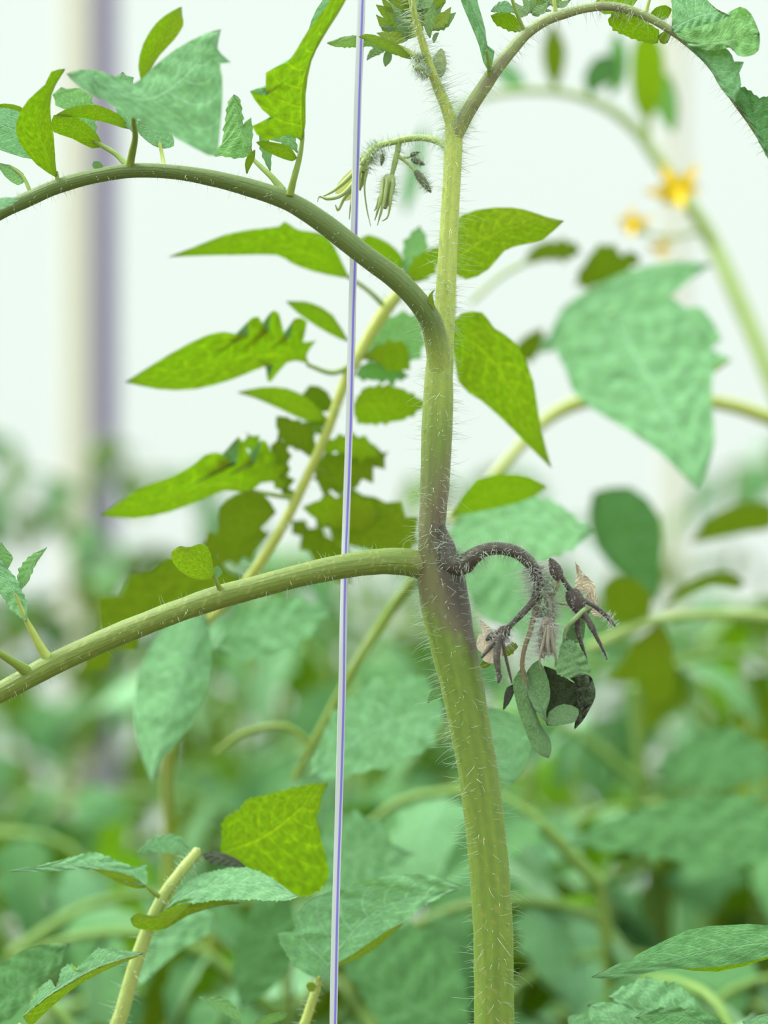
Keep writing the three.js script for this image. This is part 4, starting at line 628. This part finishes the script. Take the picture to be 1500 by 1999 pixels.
{ // young leaves at the foot
  const P = neighbour('young tomato shoot with a small curved leaf between two taller shoots', [470, 0, -30], [...down(470, 2300, -30, 8), [472, 2150, -30, 7], [474, 2060, -30, 6], [472, 2000, -30, 4]], G_LEAFY);
  const lf = (o, m = L_YOUNG) => leaf('leaflet', P, P.stemMesh, m, o);
  lf({ m: [470, 2005, 445, 1965, 386, 1946], l: [448, 1985, 415, 1968], r: [470, 1975, 440, 1948, 408, 1945], z: -30, k: -0.4, ser: 2 });
  lf({ m: [490, 2005, 525, 1985, 562, 1980], l: [510, 1985, 545, 1976], r: [520, 2002, 555, 1990], z: -30, k: 0.3, ser: 2 });
}
{ // lower right leaves in focus
  const P = neighbour('low tomato shoot with one long grey-green leaf tapering towards the hairy stem', [1480, 0, -20], [...down(1490, 2300, -22, 15), [1500, 2150, -18, 13], [1525, 2000, -10, 11], [1560, 1850, -4, 8]], G_LEAFY);
  const lf = (o, m = L_MATURE) => leaf('leaflet', P, P.stemMesh, m, o);
  lf({ m: [1560, 1835, 1420, 1850, 1290, 1880, 1154, 1908], l: [1500, 1806, 1420, 1806, 1345, 1815, 1255, 1858, 1200, 1885], r: [1500, 1868, 1400, 1888, 1300, 1892, 1200, 1912], z: -4, zt: 6, k: -0.7, f: -0.15, w: 1.2 }, L_DEEP);
  lf({ m: [1560, 1845, 1420, 1872, 1320, 1890], l: [1480, 1862, 1380, 1880], r: [1500, 1872, 1400, 1897], z: -6, zt: 0, k: 0.5, under: 1 }, L_YOUNG);
  lf({ m: [1395, 2010, 1290, 1975, 1185, 1945], l: [1340, 1930, 1290, 1910, 1250, 1908, 1200, 1935], r: [1300, 2010, 1240, 1985], z: -26, k: -0.5, w: 1.6, ser: 4 }, L_MATURE);
  lf({ m: [1330, 2080, 1240, 2010, 1148, 1962], l: [1300, 2010, 1220, 1965, 1180, 1956], r: [1250, 2060, 1180, 2020, 1152, 1990], z: -20, k: -0.5, w: 1 }, L_MATURE);
  lf({ m: [1480, 2050, 1340, 1985, 1240, 1985], l: [1400, 1985, 1320, 1965, 1270, 1970], r: [1380, 2060, 1280, 2020], z: -12, k: -0.6, w: 1.2, ser: 3 }, L_DEEP);
  lf({ m: [1160, 2050, 1130, 2000, 1108, 1985], l: [1160, 1995, 1135, 1980], r: [1130, 2030, 1112, 2005], z: -28, k: -0.5 }, L_MATURE);
  lf({ m: [1560, 2050, 1500, 1990, 1450, 1995], l: [1530, 1985, 1480, 1982], r: [1500, 2030, 1460, 2010], z: -10, k: -0.5 }, L_MATURE);
}

// ---------------------------------------------------------------- plants of the rows behind, from shared leaflets
function rowPlant(x, z, height, sd, label, lowest = 0.45) {
  seed = sd * 7919 + 13;
  const root = thing('tomato_plant', label, 'plant', V(x, 0, z), label.replace(/^(leafy|pale distant|far low) tomato plant/, 'plants'));
  const lean = rr(-0.1, 0.1), mats = [L_MATURE, L_DEEP, L_DEEP, L_DEEP];
  const curve = [V(0, 0, 0), V(lean * 0.4, height * 0.35, rr(-0.03, 0.03)), V(lean * 0.7, height * 0.7, rr(-0.03, 0.03)), V(lean, height, 0)];
  const t = sweep(curve, [0.007, 0.006, 0.005, 0.0025], speckle([0.1, 0.18, 0.02]), 24, 10);
  const S = shade(new THREE.Mesh(t.g, stemMat)); S.name = 'stem'; root.add(S);
  let a = rnd() * 6.28;
  for (let y = lowest; y < height; y += rr(0.027, 0.042)) {
    a += 2.4 + rr(-0.3, 0.3);
    const k = y / height, base = t.S[Math.min(24, Math.round(k * 24))].p.clone(), L = (0.24 - 0.15 * Math.pow(k, 4)) * rr(0.85, 1.15), up = rr(0.25, 0.6), dx = Math.cos(a), dz = Math.sin(a);
    const c = [base, base.clone().add(V(dx * L * 0.35, L * up * 0.5, dz * L * 0.35)), base.clone().add(V(dx * L * 0.75, L * up * 0.45, dz * L * 0.75)), base.clone().add(V(dx * L, L * (up * 0.45 - 0.3), dz * L))];
    const r = sweep(c, [0.003, 0.0024, 0.0018, 0.0012], speckle([0.1, 0.2, 0.022]), 12, 6), st = shade(new THREE.Mesh(r.g, stemMat)); st.name = 'leaf_stalk'; root.add(st);
    const spots = [[3, 1], [3, -1], [6, 1], [6, -1], [9, 1], [9, -1], [12, 0]];
    for (const [i, sg] of spots) {
      const s = r.S[i], g = LEAFLETS[Math.floor(rnd() * 4)], m = mats[Math.floor(rnd() * 4)], o = shade(new THREE.Mesh(g, g.userData.topFirst ? m : [m[1], m[0]]));
      const az = Math.atan2(-s.t.z, s.t.x) + sg * rr(0.8, 1.25), sc = (sg ? 0.85 : 1.15) * rr(0.8, 1.15) * (1.05 - 0.35 * Math.pow(k, 5));
      o.name = 'leaflet'; o.position.copy(s.p); o.rotation.set(rr(-0.8, 0.8), az, rr(-1.15, 0.1), 'YZX'); o.scale.setScalar(sc); st.add(o);
    }
  }
  return root;
}
const ROWS = [
  ['leafy tomato plant crowded low behind the hairy stem', -0.26, 0.82, [[-0.2, 1.03], [-0.1, 1.02], [0.0, 1.05], [0.09, 1.04], [0.17, 1.07], [0.26, 1.08]]],
  ['leafy tomato plant in the first row behind the string', -0.42, 0.8, [[-0.24, 1.02], [-0.13, 1.03], [-0.02, 1.09], [0.1, 1.1], [0.21, 1.12], [0.32, 1.13]]],
  ['leafy tomato plant in the second row behind the string', -0.7, 0.76, [[-0.38, 1.0], [-0.24, 1.02], [-0.1, 1.1], [0.05, 1.15], [0.2, 1.13], [0.34, 1.1], [0.46, 1.1]]],
  ['leafy tomato plant in the third row behind the string', -1.15, 0.68, [[-0.5, 1.06], [-0.36, 1.08], [-0.24, 1.06], [-0.1, 1.15], [0.1, 1.2], [0.3, 1.14], [0.5, 1.15]]],
  ['pale distant tomato plant in the fourth row', -1.8, 0.6, [[-0.72, 1.3], [-0.5, 1.27], [-0.33, 1.26], [-0.16, 1.22], [-0.05, 1.2], [0.15, 1.22], [0.36, 1.26], [0.6, 1.28]]],
  ['far low tomato plant in the row before the film wall', -2.7, 0.5, [[-0.8, 1.02], [-0.55, 1.0], [-0.3, 1.02], [-0.05, 1.12], [0.2, 1.1], [0.45, 1.15], [0.7, 1.12]]],
];
let rowSeed = 3;
for (const [label, z, low, list] of ROWS) for (const [x, h] of list) rowPlant(x, z + 0.05 * Math.sin(rowSeed * 3.7), h, rowSeed++, label, low);

renderer.render(scene, camera);
